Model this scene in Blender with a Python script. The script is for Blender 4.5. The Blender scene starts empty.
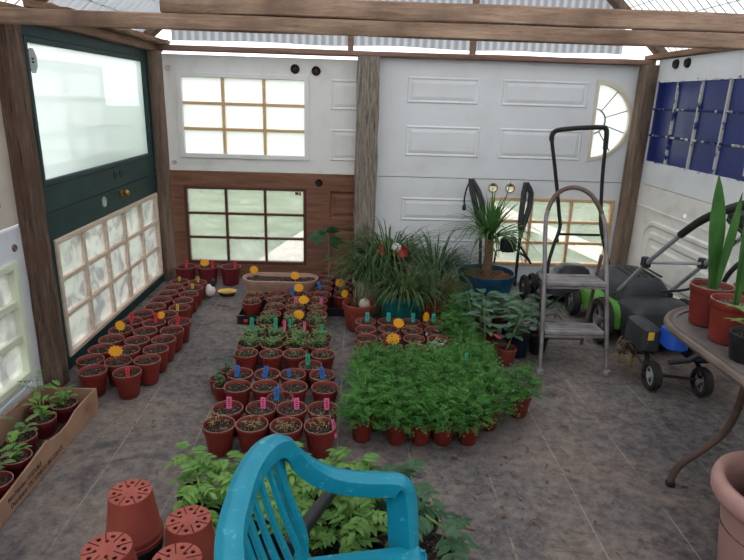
import bpy, math, random
from math import sin, cos, pi, radians, sqrt
from mathutils import Vector as V, Matrix, noise
from mathutils.geometry import tessellate_polygon

sc = bpy.context.scene
col = sc.collection
random.seed(7)

# ---------------------------------------------------------------- camera
PITCH, YAW, ROLL, EYE, FPX = radians(17.3), radians(1.9), radians(1.8), 1.35, 582.0
fw = V((sin(YAW)*cos(PITCH), cos(YAW)*cos(PITCH), -sin(PITCH)))
rt0 = V((cos(YAW), -sin(YAW), 0)); up0 = rt0.cross(fw)
rt = rt0*cos(ROLL) + up0*sin(ROLL); up = rt.cross(fw)
cd = bpy.data.cameras.new('camera'); cam = bpy.data.objects.new('camera', cd); col.objects.link(cam)
cd.sensor_width = 36.0; cd.lens = FPX/744*36.0; cd.clip_start = 0.02
m = Matrix.Identity(4)
for i in range(3):
    m[i][0], m[i][1], m[i][2] = rt[i], up[i], -fw[i]
m[2][3] = EYE
cam.matrix_world = m
sc.camera = cam

# ---------------------------------------------------------------- sky and exposure
w = bpy.data.worlds.new('overcast'); sc.world = w; w.use_nodes = True
bg = w.node_tree.nodes['Background']
bg.inputs[0].default_value = (0.97, 0.985, 1.0, 1); bg.inputs[1].default_value = 1.0
sc.view_settings.view_transform = 'Standard'; sc.view_settings.look = 'None'
sc.view_settings.gamma = 1.0; sc.view_settings.use_curve_mapping = False
sc.view_settings.exposure = 1.35
sc.cycles.max_bounces = 10; sc.cycles.diffuse_bounces = 5; sc.cycles.transparent_max_bounces = 16
sc.cycles.use_denoising = True
sc.cycles.caustics_reflective = False; sc.cycles.caustics_refractive = False

# ---------------------------------------------------------------- materials
def s2l(c):
    return tuple(((x/255)/12.92 if x/255 <= .04045 else ((x/255+.055)/1.055)**2.4) for x in c)
MATS = {}
def base(name):
    mt = bpy.data.materials.new(name); mt.use_nodes = True; MATS[name] = mt
    nt = mt.node_tree; return mt, nt, nt.nodes['Principled BSDF'], nt.nodes['Material Output']
def tex(nt, kind, scale, stretch=None, **kw):
    tc = nt.nodes.new('ShaderNodeTexCoord'); mp = nt.nodes.new('ShaderNodeMapping')
    nt.links.new(tc.outputs['Object'], mp.inputs['Vector'])
    if stretch: mp.inputs['Scale'].default_value = stretch
    t = nt.nodes.new('ShaderNodeTex'+kind); nt.links.new(mp.outputs[0], t.inputs['Vector'])
    t.inputs['Scale'].default_value = scale
    for k, v in kw.items(): t.inputs[k].default_value = v
    return t
def ramp(nt, src, stops):
    r = nt.nodes.new('ShaderNodeValToRGB'); nt.links.new(src, r.inputs[0])
    el = r.color_ramp.elements
    while len(el) < len(stops): el.new(.5)
    for e, (p, c) in zip(el, stops): e.position = p; e.color = (*c, 1)
    return r
def bump(nt, b, src, st, dist=.01):
    n = nt.nodes.new('ShaderNodeBump'); n.inputs['Strength'].default_value = st; n.inputs['Distance'].default_value = dist
    nt.links.new(src, n.inputs['Height']); nt.links.new(n.outputs[0], b.inputs['Normal'])
def M(name, c, rough=.6, c2=None, scale=8, detail=6, lo=.35, hi=.7, stretch=None, bmp=0, spec=.4, metal=0, rand=0):
    """plain surface: colour c, blotched towards c2"""
    mt, nt, b, out = base(name)
    c = s2l(c); b.inputs['Roughness'].default_value = rough; b.inputs['Specular IOR Level'].default_value = spec
    b.inputs['Metallic'].default_value = metal; b.inputs['Base Color'].default_value = (*c, 1)
    src = None
    if c2:
        t = tex(nt, 'Noise', scale, stretch, Detail=detail); r = ramp(nt, t.outputs[0], [(lo, c), (hi, s2l(c2))])
        src = r.outputs[0]
        if bmp: bump(nt, b, t.outputs[0], bmp)
    if rand:
        oi = nt.nodes.new('ShaderNodeObjectInfo'); hs = nt.nodes.new('ShaderNodeHueSaturation')
        mr = nt.nodes.new('ShaderNodeMapRange'); nt.links.new(oi.outputs['Random'], mr.inputs[0])
        mr.inputs[3].default_value = 1-rand; mr.inputs[4].default_value = 1+rand
        nt.links.new(mr.outputs[0], hs.inputs['Value'])
        if src: nt.links.new(src, hs.inputs['Color'])
        else: hs.inputs['Color'].default_value = (*c, 1)
        src = hs.outputs[0]
    if src: nt.links.new(src, b.inputs['Base Color'])
    return mt
def LEAF(name, c, c2, tr=.3, rand=.15, rough=.5, scale=25):
    mt = M(name, c, rough, c2, scale=scale, rand=rand, spec=.3)
    nt = mt.node_tree; b = nt.nodes['Principled BSDF']; out = nt.nodes['Material Output']
    t = nt.nodes.new('ShaderNodeBsdfTranslucent'); mx = nt.nodes.new('ShaderNodeMixShader'); mx.inputs[0].default_value = tr
    src = b.inputs['Base Color'].links[0].from_socket; nt.links.new(src, t.inputs[0])
    nt.links.new(b.outputs[0], mx.inputs[1]); nt.links.new(t.outputs[0], mx.inputs[2]); nt.links.new(mx.outputs[0], out.inputs[0])
    return mt
def SHEET(name, c, frost, dirt=None, scale=4, lo=.4, hi=.7, gloss=.3, dist=1.2):
    """glass or plastic film: part clear, part milky; dirt makes it milkier in blotches"""
    mt, nt, b, out = base(name); nt.nodes.remove(b)
    tp = nt.nodes.new('ShaderNodeBsdfTransparent'); tl = nt.nodes.new('ShaderNodeBsdfTranslucent')
    df = nt.nodes.new('ShaderNodeBsdfDiffuse'); mk = nt.nodes.new('ShaderNodeMixShader'); mx = nt.nodes.new('ShaderNodeMixShader')
    tl.inputs[0].default_value = (*s2l(c), 1); df.inputs[0].default_value = (*s2l(c), 1); mk.inputs[0].default_value = .22
    nt.links.new(tl.outputs[0], mk.inputs[1]); nt.links.new(df.outputs[0], mk.inputs[2])
    nt.links.new(tp.outputs[0], mx.inputs[1]); nt.links.new(mk.outputs[0], mx.inputs[2]); mx.inputs[0].default_value = frost
    if dirt:
        t = tex(nt, 'Noise', scale, None, Detail=7, Distortion=dist); mr = nt.nodes.new('ShaderNodeMapRange')
        nt.links.new(t.outputs[0], mr.inputs[0]); mr.inputs[1].default_value = lo; mr.inputs[2].default_value = hi
        mr.inputs[3].default_value = frost; mr.inputs[4].default_value = dirt[0]; nt.links.new(mr.outputs[0], mx.inputs[0])
        r = ramp(nt, t.outputs[0], [(lo, s2l(c)), (hi, s2l(dirt[1]))])
        nt.links.new(r.outputs[0], tl.inputs[0]); nt.links.new(r.outputs[0], df.inputs[0])
    gl = nt.nodes.new('ShaderNodeBsdfGlossy'); gl.inputs['Roughness'].default_value = .05
    m2 = nt.nodes.new('ShaderNodeMixShader'); lw = nt.nodes.new('ShaderNodeLayerWeight'); lw.inputs[0].default_value = .25
    fr = nt.nodes.new('ShaderNodeMath'); fr.operation = 'MULTIPLY'; nt.links.new(lw.outputs['Facing'], fr.inputs[0]); fr.inputs[1].default_value = gloss
    nt.links.new(fr.outputs[0], m2.inputs[0]); nt.links.new(mx.outputs[0], m2.inputs[1]); nt.links.new(gl.outputs[0], m2.inputs[2])
    nt.links.new(m2.outputs[0], out.inputs[0])
    return mt
def WOOD(name, c, c2, axis, c3=None, rough=.85, bmp=.6, sc_=14):
    mt, nt, b, out = base(name); st = [1, 1, 1]; st[axis] = .09
    t = tex(nt, 'Noise', sc_*2.6, st, Detail=10, Roughness=.8, Distortion=.3)
    r = ramp(nt, t.outputs[0], [(.36, s2l(c)), (.62, s2l(c2))])
    src = r.outputs[0]
    if c3:
        t2 = tex(nt, 'Noise', 3.5, None, Detail=5); r2 = ramp(nt, t2.outputs[0], [(.45, (0, 0, 0)), (.7, (1, 1, 1))])
        mx = nt.nodes.new('ShaderNodeMixRGB'); nt.links.new(r2.outputs[0], mx.inputs[0]); nt.links.new(src, mx.inputs[1])
        mx.inputs[2].default_value = (*s2l(c3), 1); src = mx.outputs[0]
    nt.links.new(src, b.inputs['Base Color']); b.inputs['Roughness'].default_value = rough
    b.inputs['Specular IOR Level'].default_value = .2
    bump(nt, b, t.outputs[0], bmp, .012)
    return mt

white_l = M('white_paint_warm', (228, 226, 226), .55, (212, 208, 204), 5, lo=.5, hi=.8)
white_r = M('white_paint_cool', (228, 230, 234), .5, (216, 214, 216), 4, lo=.5, hi=.85)
beige = M('beige_paint', (196, 188, 178), .6, (172, 160, 146), 4)
white_near = M('white_paint_near', (212, 216, 224), .5, (194, 196, 200), 5)
cream_dirty = M('cream_dirty_paint', (236, 232, 228), .55, (204, 194, 184), 5, lo=.5, hi=.85, stretch=(1, 1, 2))
greenp = M('dark_green_paint', (18, 50, 50), .6, (28, 64, 62), 6, lo=.45, hi=.75)
browndoor = WOOD('brown_stained_wood', (100, 68, 54), (140, 100, 82), 0, rough=.6, bmp=.15, sc_=9)
tanwood = WOOD('tan_sash_wood', (196, 158, 118), (222, 190, 150), 0, rough=.7, bmp=.1)
creamwood = WOOD('cream_sash_wood', (186, 164, 146), (214, 198, 180), 0, rough=.7, bmp=.1)
brownsash = M('brown_sash', (84, 50, 40), .6)
palegreen = M('pale_green_paint', (206, 212, 190), .6)
creamfr = M('cream_frame', (224, 216, 198), .6)
flaky = M('flaking_white_paint', (30, 44, 96), .8, (200, 200, 190), 16, lo=.56, hi=.62, bmp=.5)
wood_post_grey = WOOD('grey_barn_timber', (82, 74, 68), (172, 160, 148), 2, rough=.95, bmp=1.0, sc_=26)
wood_post_brown = WOOD('brown_rough_timber', (52, 38, 32), (134, 110, 96), 2, (92, 70, 58), bmp=1.0, sc_=20)
wood_post_dull = WOOD('dull_timber', (92, 76, 66), (142, 122, 108), 2, bmp=.6)
wood_beam = WOOD('light_beam_timber', (124, 98, 82), (180, 152, 132), 0, (112, 90, 78), bmp=.4)
wood_plate = WOOD('plate_timber', (106, 82, 68), (150, 120, 98), 1, bmp=.6)
wood_header = WOOD('header_timber', (110, 84, 76), (146, 116, 104), 0, bmp=.4)
terracotta = M('terracotta_plastic', (126, 42, 34), .5, (106, 36, 30), 9, rand=.12)
terracotta_old = M('terracotta_dusty', (140, 64, 50), .6, (118, 50, 42), 8)
rimmat = M('dusty_rim', (160, 134, 124), .7, (112, 80, 74), 30)
terracotta_big = M('terracotta_faded_pink', (190, 150, 144), .6, (170, 128, 122), 5)
maroon = M('maroon_plastic', (104, 28, 36), .45)
blackpl = M('black_plastic', (24, 25, 28), .45, (40, 41, 44), 8)
blackrub = M('black_rubber', (30, 30, 32), .8, (58, 54, 50), 12)
charcoal = M('charcoal_plastic', (46, 48, 54), .5, (66, 66, 70), 7)
limegreen = M('lime_plastic', (84, 148, 50), .45)
bluepl = M('blue_plastic', (28, 84, 190), .4, (20, 60, 150), 8)
navypl = M('navy_plastic', (16, 22, 46), .45)
yellowst = M('yellow_sticker', (226, 190, 60), .6)
tealpot = M('teal_glazed', (24, 104, 104), .35, (18, 84, 88), 6)
bluepot = M('blue_pot', (24, 66, 104), .4, (20, 82, 100), 4)
palepot = M('pale_pot', (186, 172, 158), .7, (150, 130, 112), 8)
beigetub = M('beige_tub', (176, 142, 124), .6, (152, 116, 100), 7)
cardboard = M('cardboard', (160, 126, 104), .85, (140, 108, 88), 10)
ink = M('black_ink', (44, 32, 28), .8)
alu = M('dull_metal_tube', (146, 142, 145), .45, (112, 104, 103), 12, metal=.25)
rusty = M('rusty_tube', (108, 82, 70), .7, (126, 116, 112), 7, metal=.3)
steptread = M('grey_tread', (150, 147, 150), .6, (112, 106, 106), 14)
blackmetal = M('black_metal', (26, 26, 30), .4)
brownmetal = M('brown_metal', (84, 66, 60), .55, (104, 86, 78), 9)
tabletop = M('grey_table_top', (112, 104, 102), .5, (86, 78, 76), 6)
tableedge = M('table_edge', (112, 98, 90), .55, (88, 74, 68), 8)
silver = M('silver_tube', (178, 178, 182), .4, (150, 150, 154), 9, metal=.15)
brass = M('brass', (200, 150, 70), .3, metal=.9)
darkhole = M('dark_bronze', (50, 40, 36), .4, metal=.5)
octgrey = M('grey_sticker', (168, 174, 176), .6)
chairm = M('teal_chair_plastic', (10, 126, 152), .33, (26, 144, 170), 9, lo=.5, hi=.85)
# scuffs on the chair
nt = chairm.node_tree
t_ = tex(nt, 'Noise', 34, (1, 1, 1), Detail=9, Roughness=.75); r_ = ramp(nt, t_.outputs[0], [(.58, (0, 0, 0)), (.68, (1, 1, 1))])
mx_ = nt.nodes.new('ShaderNodeMixRGB'); b_ = nt.nodes['Principled BSDF']; src_ = b_.inputs['Base Color'].links[0].from_socket
nt.links.new(r_.outputs[0], mx_.inputs[0]); nt.links.new(src_, mx_.inputs[1]); mx_.inputs[2].default_value = (*s2l((96, 170, 186)), 1)
nt.links.new(mx_.outputs[0], b_.inputs['Base Color'])

tagm = {'pink': M('tag_pink', (228, 96, 150), .6), 'blue': M('tag_blue', (34, 108, 190), .6), 'green': M('tag_green', (32, 158, 124), .6),
        'red': M('tag_red', (206, 44, 60), .6), 'yellow': M('tag_yellow', (196, 176, 52), .6), 'teal': M('tag_teal', (40, 168, 156), .6)}
pinkbase = M('terracotta_pale_base', (168, 88, 76), .65, (146, 70, 60), 14)
slotm = M('slot_brown', (70, 26, 22), .8)
flaky2 = M('peeling_white_paint', (196, 196, 188), .8, (40, 54, 104), 18, lo=.52, hi=.6)
sunm = M('sun_yellow', (238, 168, 30), .6, (226, 150, 24), 20)
herb_m = LEAF('herb_green', (54, 106, 46), (94, 148, 68), .3)
seed_m = LEAF('seedling_green', (78, 112, 66), (126, 156, 98), .25)
tom_m = LEAF('tomato_green', (92, 136, 66), (136, 176, 92), .35)
dark_m = LEAF('dark_leaf_green', (44, 80, 52), (74, 110, 76), .2)
blue_m = LEAF('grey_green_leaf', (60, 92, 68), (96, 128, 102), .2)
grass_m = LEAF('strap_green', (48, 76, 40), (96, 122, 70), .25)
straw_m = LEAF('dry_straw', (150, 128, 88), (120, 98, 66), .2)
bright_m = LEAF('bright_blade_green', (52, 98, 44), (80, 128, 62), .3, scale=6)
stem_m = M('pale_stem', (120, 150, 80), .6)
bark_m = M('pale_bark', (140, 108, 84), .85, (104, 80, 64), 22, stretch=(1, 1, 3), bmp=.5)
redleaf = M('red_petal', (176, 52, 44), .6)
whitepl = M('white_plastic', (220, 214, 210), .4)
yellowpl = M('yellow_plastic', (226, 186, 100), .5)

def soil_mat(name, c, c2, chip, chip2=.74):
    mt, nt, b, out = base(name)
    t = tex(nt, 'Noise', 90, None, Detail=4); r = ramp(nt, t.outputs[0], [(.35, s2l(c)), (.65, s2l(c2))])
    v = tex(nt, 'Noise', 170, None, Detail=2); r2 = ramp(nt, v.outputs[0], [(chip2-.06, (0, 0, 0)), (chip2-.02, (1, 1, 1))])
    mx = nt.nodes.new('ShaderNodeMixRGB'); nt.links.new(r2.outputs[0], mx.inputs[0]); nt.links.new(r.outputs[0], mx.inputs[1])
    mx.inputs[2].default_value = (*s2l(chip), 1); nt.links.new(mx.outputs[0], b.inputs['Base Color'])
    b.inputs['Roughness'].default_value = .95; b.inputs['Specular IOR Level'].default_value = .1
    bump(nt, b, t.outputs[0], 1.0, .02); return mt
soil_m = soil_mat('potting_soil', (42, 33, 30), (82, 65, 57), (172, 158, 146), .68)
bark_soil = soil_mat('bark_mulch', (96, 62, 48), (150, 108, 84), (190, 150, 120), .66)

# landscape fabric on the floor: woven black cloth with tracer lines, dust and dried mud
mt, nt, b, out = base('landscape_fabric')
n1 = tex(nt, 'Noise', 1.6, None, Detail=9, Roughness=.65); r1 = ramp(nt, n1.outputs[0], [(.36, s2l((56, 58, 66))), (.49, s2l((104, 97, 96))), (.62, s2l((138, 120, 111)))])
n2 = tex(nt, 'Noise', 22, None, Detail=9, Roughness=.8); r2 = ramp(nt, n2.outputs[0], [(.38, s2l((58, 56, 60))), (.62, s2l((146, 137, 132)))])
mx = nt.nodes.new('ShaderNodeMixRGB'); mx.blend_type = 'MIX'; mx.inputs[0].default_value = .5
nt.links.new(r1.outputs[0], mx.inputs[1]); nt.links.new(r2.outputs[0], mx.inputs[2])
n4 = tex(nt, 'Noise', 3.1, (1, 1, 1), Detail=8, Roughness=.7, Distortion=.8); r4 = ramp(nt, n4.outputs[0], [(.55, (0, 0, 0)), (.68, (.8, .8, .8))])
mx4 = nt.nodes.new('ShaderNodeMixRGB'); nt.links.new(r4.outputs[0], mx4.inputs[0]); nt.links.new(mx.outputs[0], mx4.inputs[1]); mx4.inputs[2].default_value = (*s2l((44, 44, 54)), 1)
# tracer lines woven along the cloth every 0.3 m
tc = nt.nodes.new('ShaderNodeTexCoord'); sp = nt.nodes.new('ShaderNodeSeparateXYZ'); nt.links.new(tc.outputs['Object'], sp.inputs[0])
def mnode(op, a, bb):
    n = nt.nodes.new('ShaderNodeMath'); n.operation = op
    for i, x in enumerate((a, bb)):
        if isinstance(x, (int, float)): n.inputs[i].default_value = x
        else: nt.links.new(x, n.inputs[i])
    return n.outputs[0]
wob = tex(nt, 'Noise', .8, None, Detail=1)
xx = mnode('ADD', sp.outputs[0], mnode('MULTIPLY', wob.outputs[0], .03))
ph = mnode('FRACT', mnode('DIVIDE', mnode('ADD', xx, 10.91), .29), 0)
ln = mnode('LESS_THAN', mnode('ABSOLUTE', mnode('SUBTRACT', ph, .5), 0), .0085)
n3 = tex(nt, 'Noise', 3, None, Detail=6); r3 = ramp(nt, n3.outputs[0], [(.40, (.04, .04, .04)), (.6, (.42, .42, .42))])
lm = mnode('MULTIPLY', ln, r3.outputs[0])
mx2 = nt.nodes.new('ShaderNodeMixRGB'); nt.links.new(lm, mx2.inputs[0]); nt.links.new(mx4.outputs[0], mx2.inputs[1]); mx2.inputs[2].default_value = (*s2l((176, 172, 168)), 1)
nt.links.new(mx2.outputs[0], b.inputs['Base Color']); b.inputs['Roughness'].default_value = .85; b.inputs['Specular IOR Level'].default_value = .25
bump(nt, b, n2.outputs[0], .5, .01)
floor_m = mt

mt, nt, b, out = base('lawn_grass')
n1 = tex(nt, 'Noise', 3, None, Detail=9, Roughness=.7); r1 = ramp(nt, n1.outputs[0], [(.35, s2l((84, 100, 72))), (.6, s2l((120, 134, 104))), (.75, s2l((156, 158, 134)))])
nt.links.new(r1.outputs[0], b.inputs['Base Color']); b.inputs['Roughness'].default_value = .9
bump(nt, b, n1.outputs[0], 1, .05)
lawn_m = mt
path_m = M('pale_path', (206, 200, 186), .9, (186, 178, 164), 6)

frost = SHEET('frosted_pane', (240, 244, 243), .93)
frost_big = SHEET('frosted_big_pane', (234, 246, 243), .84)
dirty = SHEET('dirty_pane', (214, 214, 212), .6, (.92, (150, 148, 148)), 9, lo=.42, hi=.62)
clear = SHEET('hazed_clear_pane', (196, 204, 196), .25, (.5, (214, 218, 212)), 3, dist=.2)
film = SHEET('roof_plastic_film', (214, 216, 216), .8)
glassback = SHEET('glass_back', (240, 244, 243), .02, gloss=0)
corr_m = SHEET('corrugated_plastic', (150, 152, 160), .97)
eave_m = SHEET('eave_plastic', (176, 180, 186), .85)
blue_glass = M('blue_painted_glass', (10, 30, 104), .3, (20, 48, 124), 4, lo=.45, hi=.8, spec=.6)

# rib shading of the corrugated plastic, painted in as dark and light bands
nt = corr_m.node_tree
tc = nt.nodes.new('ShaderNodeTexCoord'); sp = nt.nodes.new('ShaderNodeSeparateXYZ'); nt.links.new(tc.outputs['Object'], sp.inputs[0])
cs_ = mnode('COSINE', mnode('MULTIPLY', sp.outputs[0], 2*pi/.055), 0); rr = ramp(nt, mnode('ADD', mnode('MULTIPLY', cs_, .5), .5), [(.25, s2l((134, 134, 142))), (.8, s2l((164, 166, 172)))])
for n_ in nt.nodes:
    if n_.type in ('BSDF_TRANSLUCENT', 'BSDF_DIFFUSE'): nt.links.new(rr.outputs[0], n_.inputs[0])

# ---------------------------------------------------------------- mesh helpers
class MB:
    def __init__(s): s.v = []; s.f = []
    def add(s, vs, fs):
        o = len(s.v); s.v += [tuple(x) for x in vs]; s.f += [tuple(i+o for i in f) for f in fs]; return s
    def box(s, a, b):
        x0, y0, z0 = a; x1, y1, z1 = b
        return s.add([(x0,y0,z0),(x1,y0,z0),(x1,y1,z0),(x0,y1,z0),(x0,y0,z1),(x1,y0,z1),(x1,y1,z1),(x0,y1,z1)],
              [(0,3,2,1),(4,5,6,7),(0,1,5,4),(1,2,6,5),(2,3,7,6),(3,0,4,7)])
    def cbox(s, a, b, c=.004):
        """box with chamfered edges"""
        x0, y0, z0 = a; x1, y1, z1 = b; c = min(c, (x1-x0)*.4, (y1-y0)*.4, (z1-z0)*.4)
        vs = []; 
        for z, d in ((z0, c), (z0+c, 0), (z1-c, 0), (z1, c)):
            k = c
            vs += [(x0+d+k*(d==0),y0+d,z),(x1-d-k*(d==0),y0+d,z),(x1-d,y0+d+k*(d==0),z),(x1-d,y1-d-k*(d==0),z),
                   (x1-d-k*(d==0),y1-d,z),(x0+d+k*(d==0),y1-d,z),(x0+d,y1-d-k*(d==0),z),(x0+d,y0+d+k*(d==0),z)]
        fs = [tuple(range(7,-1,-1)), tuple(range(24,32))]
        for r in range(3):
            for i in range(8): fs.append((r*8+i, r*8+(i+1)%8, r*8+8+(i+1)%8, r*8+8+i))
        return s.add(vs, fs)
    def lathe(s, prof, n=20, c=(0,0,0), cap0=True, cap1=False, squash=1, wob=0):
        vs = []; fs = []
        for r, z in prof:
            for i in range(n):
                a = 2*pi*i/n; q = 1+wob*sin(3*a+z*9)
                vs.append((c[0]+r*q*cos(a), c[1]+r*q*sin(a)*squash, c[2]+z))
        for k in range(len(prof)-1):
            for i in range(n): fs.append((k*n+i, k*n+(i+1)%n, (k+1)*n+(i+1)%n, (k+1)*n+i))
        if cap0: fs.append(tuple(range(n-1,-1,-1)))
        if cap1: fs.append(tuple((len(prof)-1)*n+i for i in range(n)))
        return s.add(vs, fs)
    def tube(s, pts, r, n=8, flat=1.0, ref=None, cap=True):
        pts = [V(p) for p in pts]; rs = r if isinstance(r, (list, tuple)) else [r]*len(pts)
        vs = []; fs = []; u = None
        for i, p in enumerate(pts):
            t = (pts[min(i+1, len(pts)-1)] - pts[max(i-1, 0)]).normalized()
            if ref is not None: u = V(ref) - t*V(ref).dot(t)
            elif u is None:
                u = t.cross(V((0,0,1)) if abs(t.z) < .9 else V((1,0,0)))
            else: u = u - t*u.dot(t)
            u.normalize(); w_ = t.cross(u)
            for k in range(n):
                a = 2*pi*k/n; vs.append(p + u*(rs[i]*cos(a)) + w_*(rs[i]*flat*sin(a)))
        for i in range(len(pts)-1):
            for k in range(n): fs.append((i*n+k, i*n+(k+1)%n, (i+1)*n+(k+1)%n, (i+1)*n+k))
        if cap: fs += [tuple(range(n-1,-1,-1)), tuple((len(pts)-1)*n+k for k in range(n))]
        return s.add(vs, fs)
    def cyl(s, a, b, r, n=14, r2=None): return s.tube([a, b], [r, r if r2 is None else r2], n)
    def plate(s, outer, holes, y0, y1):
        """polygon in x,z with holes, thickness from y0 to y1"""
        polys = [[V((x, z, 0)) for x, z in p] for p in [outer]+holes]
        tri = tessellate_polygon(polys); flat = [p for pl in polys for p in pl]; n = len(flat)
        vs = [(p.x, y0, p.y) for p in flat] + [(p.x, y1, p.y) for p in flat]
        fs = [tuple(t) for t in tri] + [tuple(i+n for i in reversed(t)) for t in tri]
        o = 0
        for pl in polys:
            k = len(pl)
            for i in range(k): fs.append((o+i, o+(i+1)%k, n+o+(i+1)%k, n+o+i))
            o += k
        s.add(vs, fs); s.fix = True; return s
    def blade(s, b, d, L, wd, droop=.5, n=6, side=None, fold=0, tip=1.6, wmid=.35):
        """strap leaf from b along d, drooping under its weight"""
        p = V(b); d = V(d).normalized(); sd = V(side) if side is not None else d.cross(V((0,0,1)))
        if sd.length < 1e-4: sd = V((1,0,0))
        sd.normalize(); vs = []; fs = []
        for i in range(n+1):
            t = i/n; ww = wd*.5*(min(1, .45+t/wmid*.55) if t < wmid else max(0, 1-((t-wmid)/(1-wmid))**tip))
            nn = sd.cross(d)
            vs += [p - sd*ww + nn*(fold*ww), p, p + sd*ww + nn*(fold*ww)]
            p = p + d*(L/n); d = (d + V((0,0,-droop/n*(.4+1.2*t)))).normalized()
        for i in range(n):
            a = i*3; fs += [(a,a+1,a+4,a+3),(a+1,a+2,a+5,a+4)]
        return s.add(vs, fs)
    def chips(s, n, fn, size, rng):
        for _ in range(n):
            p = fn(); a = rng.random()*6.28; e = rng.uniform(.5, 1.3)*size; q = rng.uniform(.3, .7)
            dx, dy = cos(a)*e, sin(a)*e; ex, ey = -dy*q, dx*q; h = e*rng.uniform(.2, .8)
            x, y, z = p
            s.add([(x-dx,y-dy,z),(x+ex,y+ey,z+h*.3),(x+dx,y+dy,z+h*.5),(x-ex,y-ey,z),(x,y,z+h)], [(0,3,4),(3,2,4),(2,1,4),(1,0,4),(0,1,2,3)])
        return s
    def mesh(s, name, mat, smooth=False):
        me = bpy.data.meshes.new(name); me.from_pydata(s.v, [], s.f); me.update()
        if getattr(s, 'fix', False):
            import bmesh
            bm = bmesh.new(); bm.from_mesh(me); bmesh.ops.recalc_face_normals(bm, faces=bm.faces); bm.to_mesh(me); bm.free()
        me.materials.append(mat)
        if smooth:
            me.polygons.foreach_set('use_smooth', [True]*len(me.polygons))
            if smooth != 'all':
                try: me.set_sharp_from_angle(angle=radians(40))
                except Exception: pass
        return me
    def polypane(s, mat, d):
        me = s.mesh('pane', mat); me.materials.append(glassback)
        for p in me.polygons: p.material_index = 0 if p.normal.y < -.9 else 1
        return obj('pane', me, d)
    def pane(s, a, b, mat, d):
        s.box(a, b); me = s.mesh('pane', mat); me.materials.append(glassback)
        for p in me.polygons: p.material_index = 0 if p.normal.y < -.9 else 1
        return obj('pane', me, d)
    def build(s, name, mat, parent=None, smooth=False, loc=None, rot=None):
        return obj(name, s.mesh(name, mat, smooth), parent, loc, rot)
def obj(name, data, parent=None, loc=None, rot=None):
    o = bpy.data.objects.new(name, data); col.objects.link(o)
    if parent is not None: o.parent = parent
    if loc is not None: o.location = loc
    if rot is not None: o.rotation_euler = rot
    return o
def tag(o, label=None, cat=None, group=None, kind=None):
    if label: o['label'] = label
    if cat: o['category'] = cat
    if group: o['group'] = group
    if kind: o['kind'] = kind
    return o
def thing(name, label, cat, loc=(0,0,0), rz=0, group=None):
    return tag(obj(name, None, None, loc, (0,0,rz)), label, cat, group)
def struct(name, loc=(0,0,0), rz=0, label=None, cat=None):
    return tag(obj(name, None, None, loc, (0,0,rz)), label, cat, None, 'structure')
def kids(o): return [c for c in bpy.data.objects if c.parent == o]
CH = {}
def copy_tree(o, parent=None):
    c = o.copy(); col.objects.link(c); c.parent = parent
    for ch in CH.setdefault(o.name, None) or CH.__setitem__(o.name, kids(o)) or CH[o.name]: copy_tree(ch, c)
    return c
def spline(pts, n=6):
    """Catmull-Rom through the points"""
    P = [V(p) for p in pts]; P = [P[0]*2-P[1]] + P + [P[-1]*2-P[-2]]; out = []
    for i in range(1, len(P)-2):
        for k in range(n):
            t = k/n; a, b, c, d = P[i-1], P[i], P[i+1], P[i+2]
            out.append(.5*((2*b)+(c-a)*t+(2*a-5*b+4*c-d)*t*t+(3*b-a-3*c+d)*t**3))
    out.append(P[-2]); return out
ORD = ['first', 'second', 'third', 'fourth', 'fifth', 'sixth', 'seventh', 'eighth', 'ninth', 'tenth', 'eleventh', 'twelfth']

# ---------------------------------------------------------------- ground, floor
tag(MB().box((-30,-30,-.12), (30,60,-.05)).build('ground', lawn_m), 'green lawn outside the greenhouse windows', 'lawn', kind='structure')
pt = MB(); pt.add([(-.9,4.8,-.045),(-.45,4.8,-.045),(.75,9.5,-.045),(.2,9.5,-.045)], [(0,1,2,3)])
pt.add([(2.35,4.9,-.045),(2.75,4.9,-.045),(2.0,8.5,-.045),(1.6,8.5,-.045)], [(0,1,2,3)])
tag(pt.build('path', path_m), 'pale worn path across the lawn outside', 'path', kind='structure')
fl = MB(); nx, ny = 36, 50
for j in range(ny+1):
    for i in range(nx+1):
        x = -1.5+3.66*i/nx; y = -.6+5.0*j/ny
        fl.v.append((x, y, -.004+.004*noise.noise(V((x*3, y*3, 0)))))
for j in range(ny):
    for i in range(nx): a = j*(nx+1)+i; fl.f.append((a, a+1, a+nx+2, a+nx+1))
tag(fl.build('floor', floor_m, smooth='all'), 'dusty black landscape fabric floor with pale tracer lines', 'floor', kind='structure')

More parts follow.
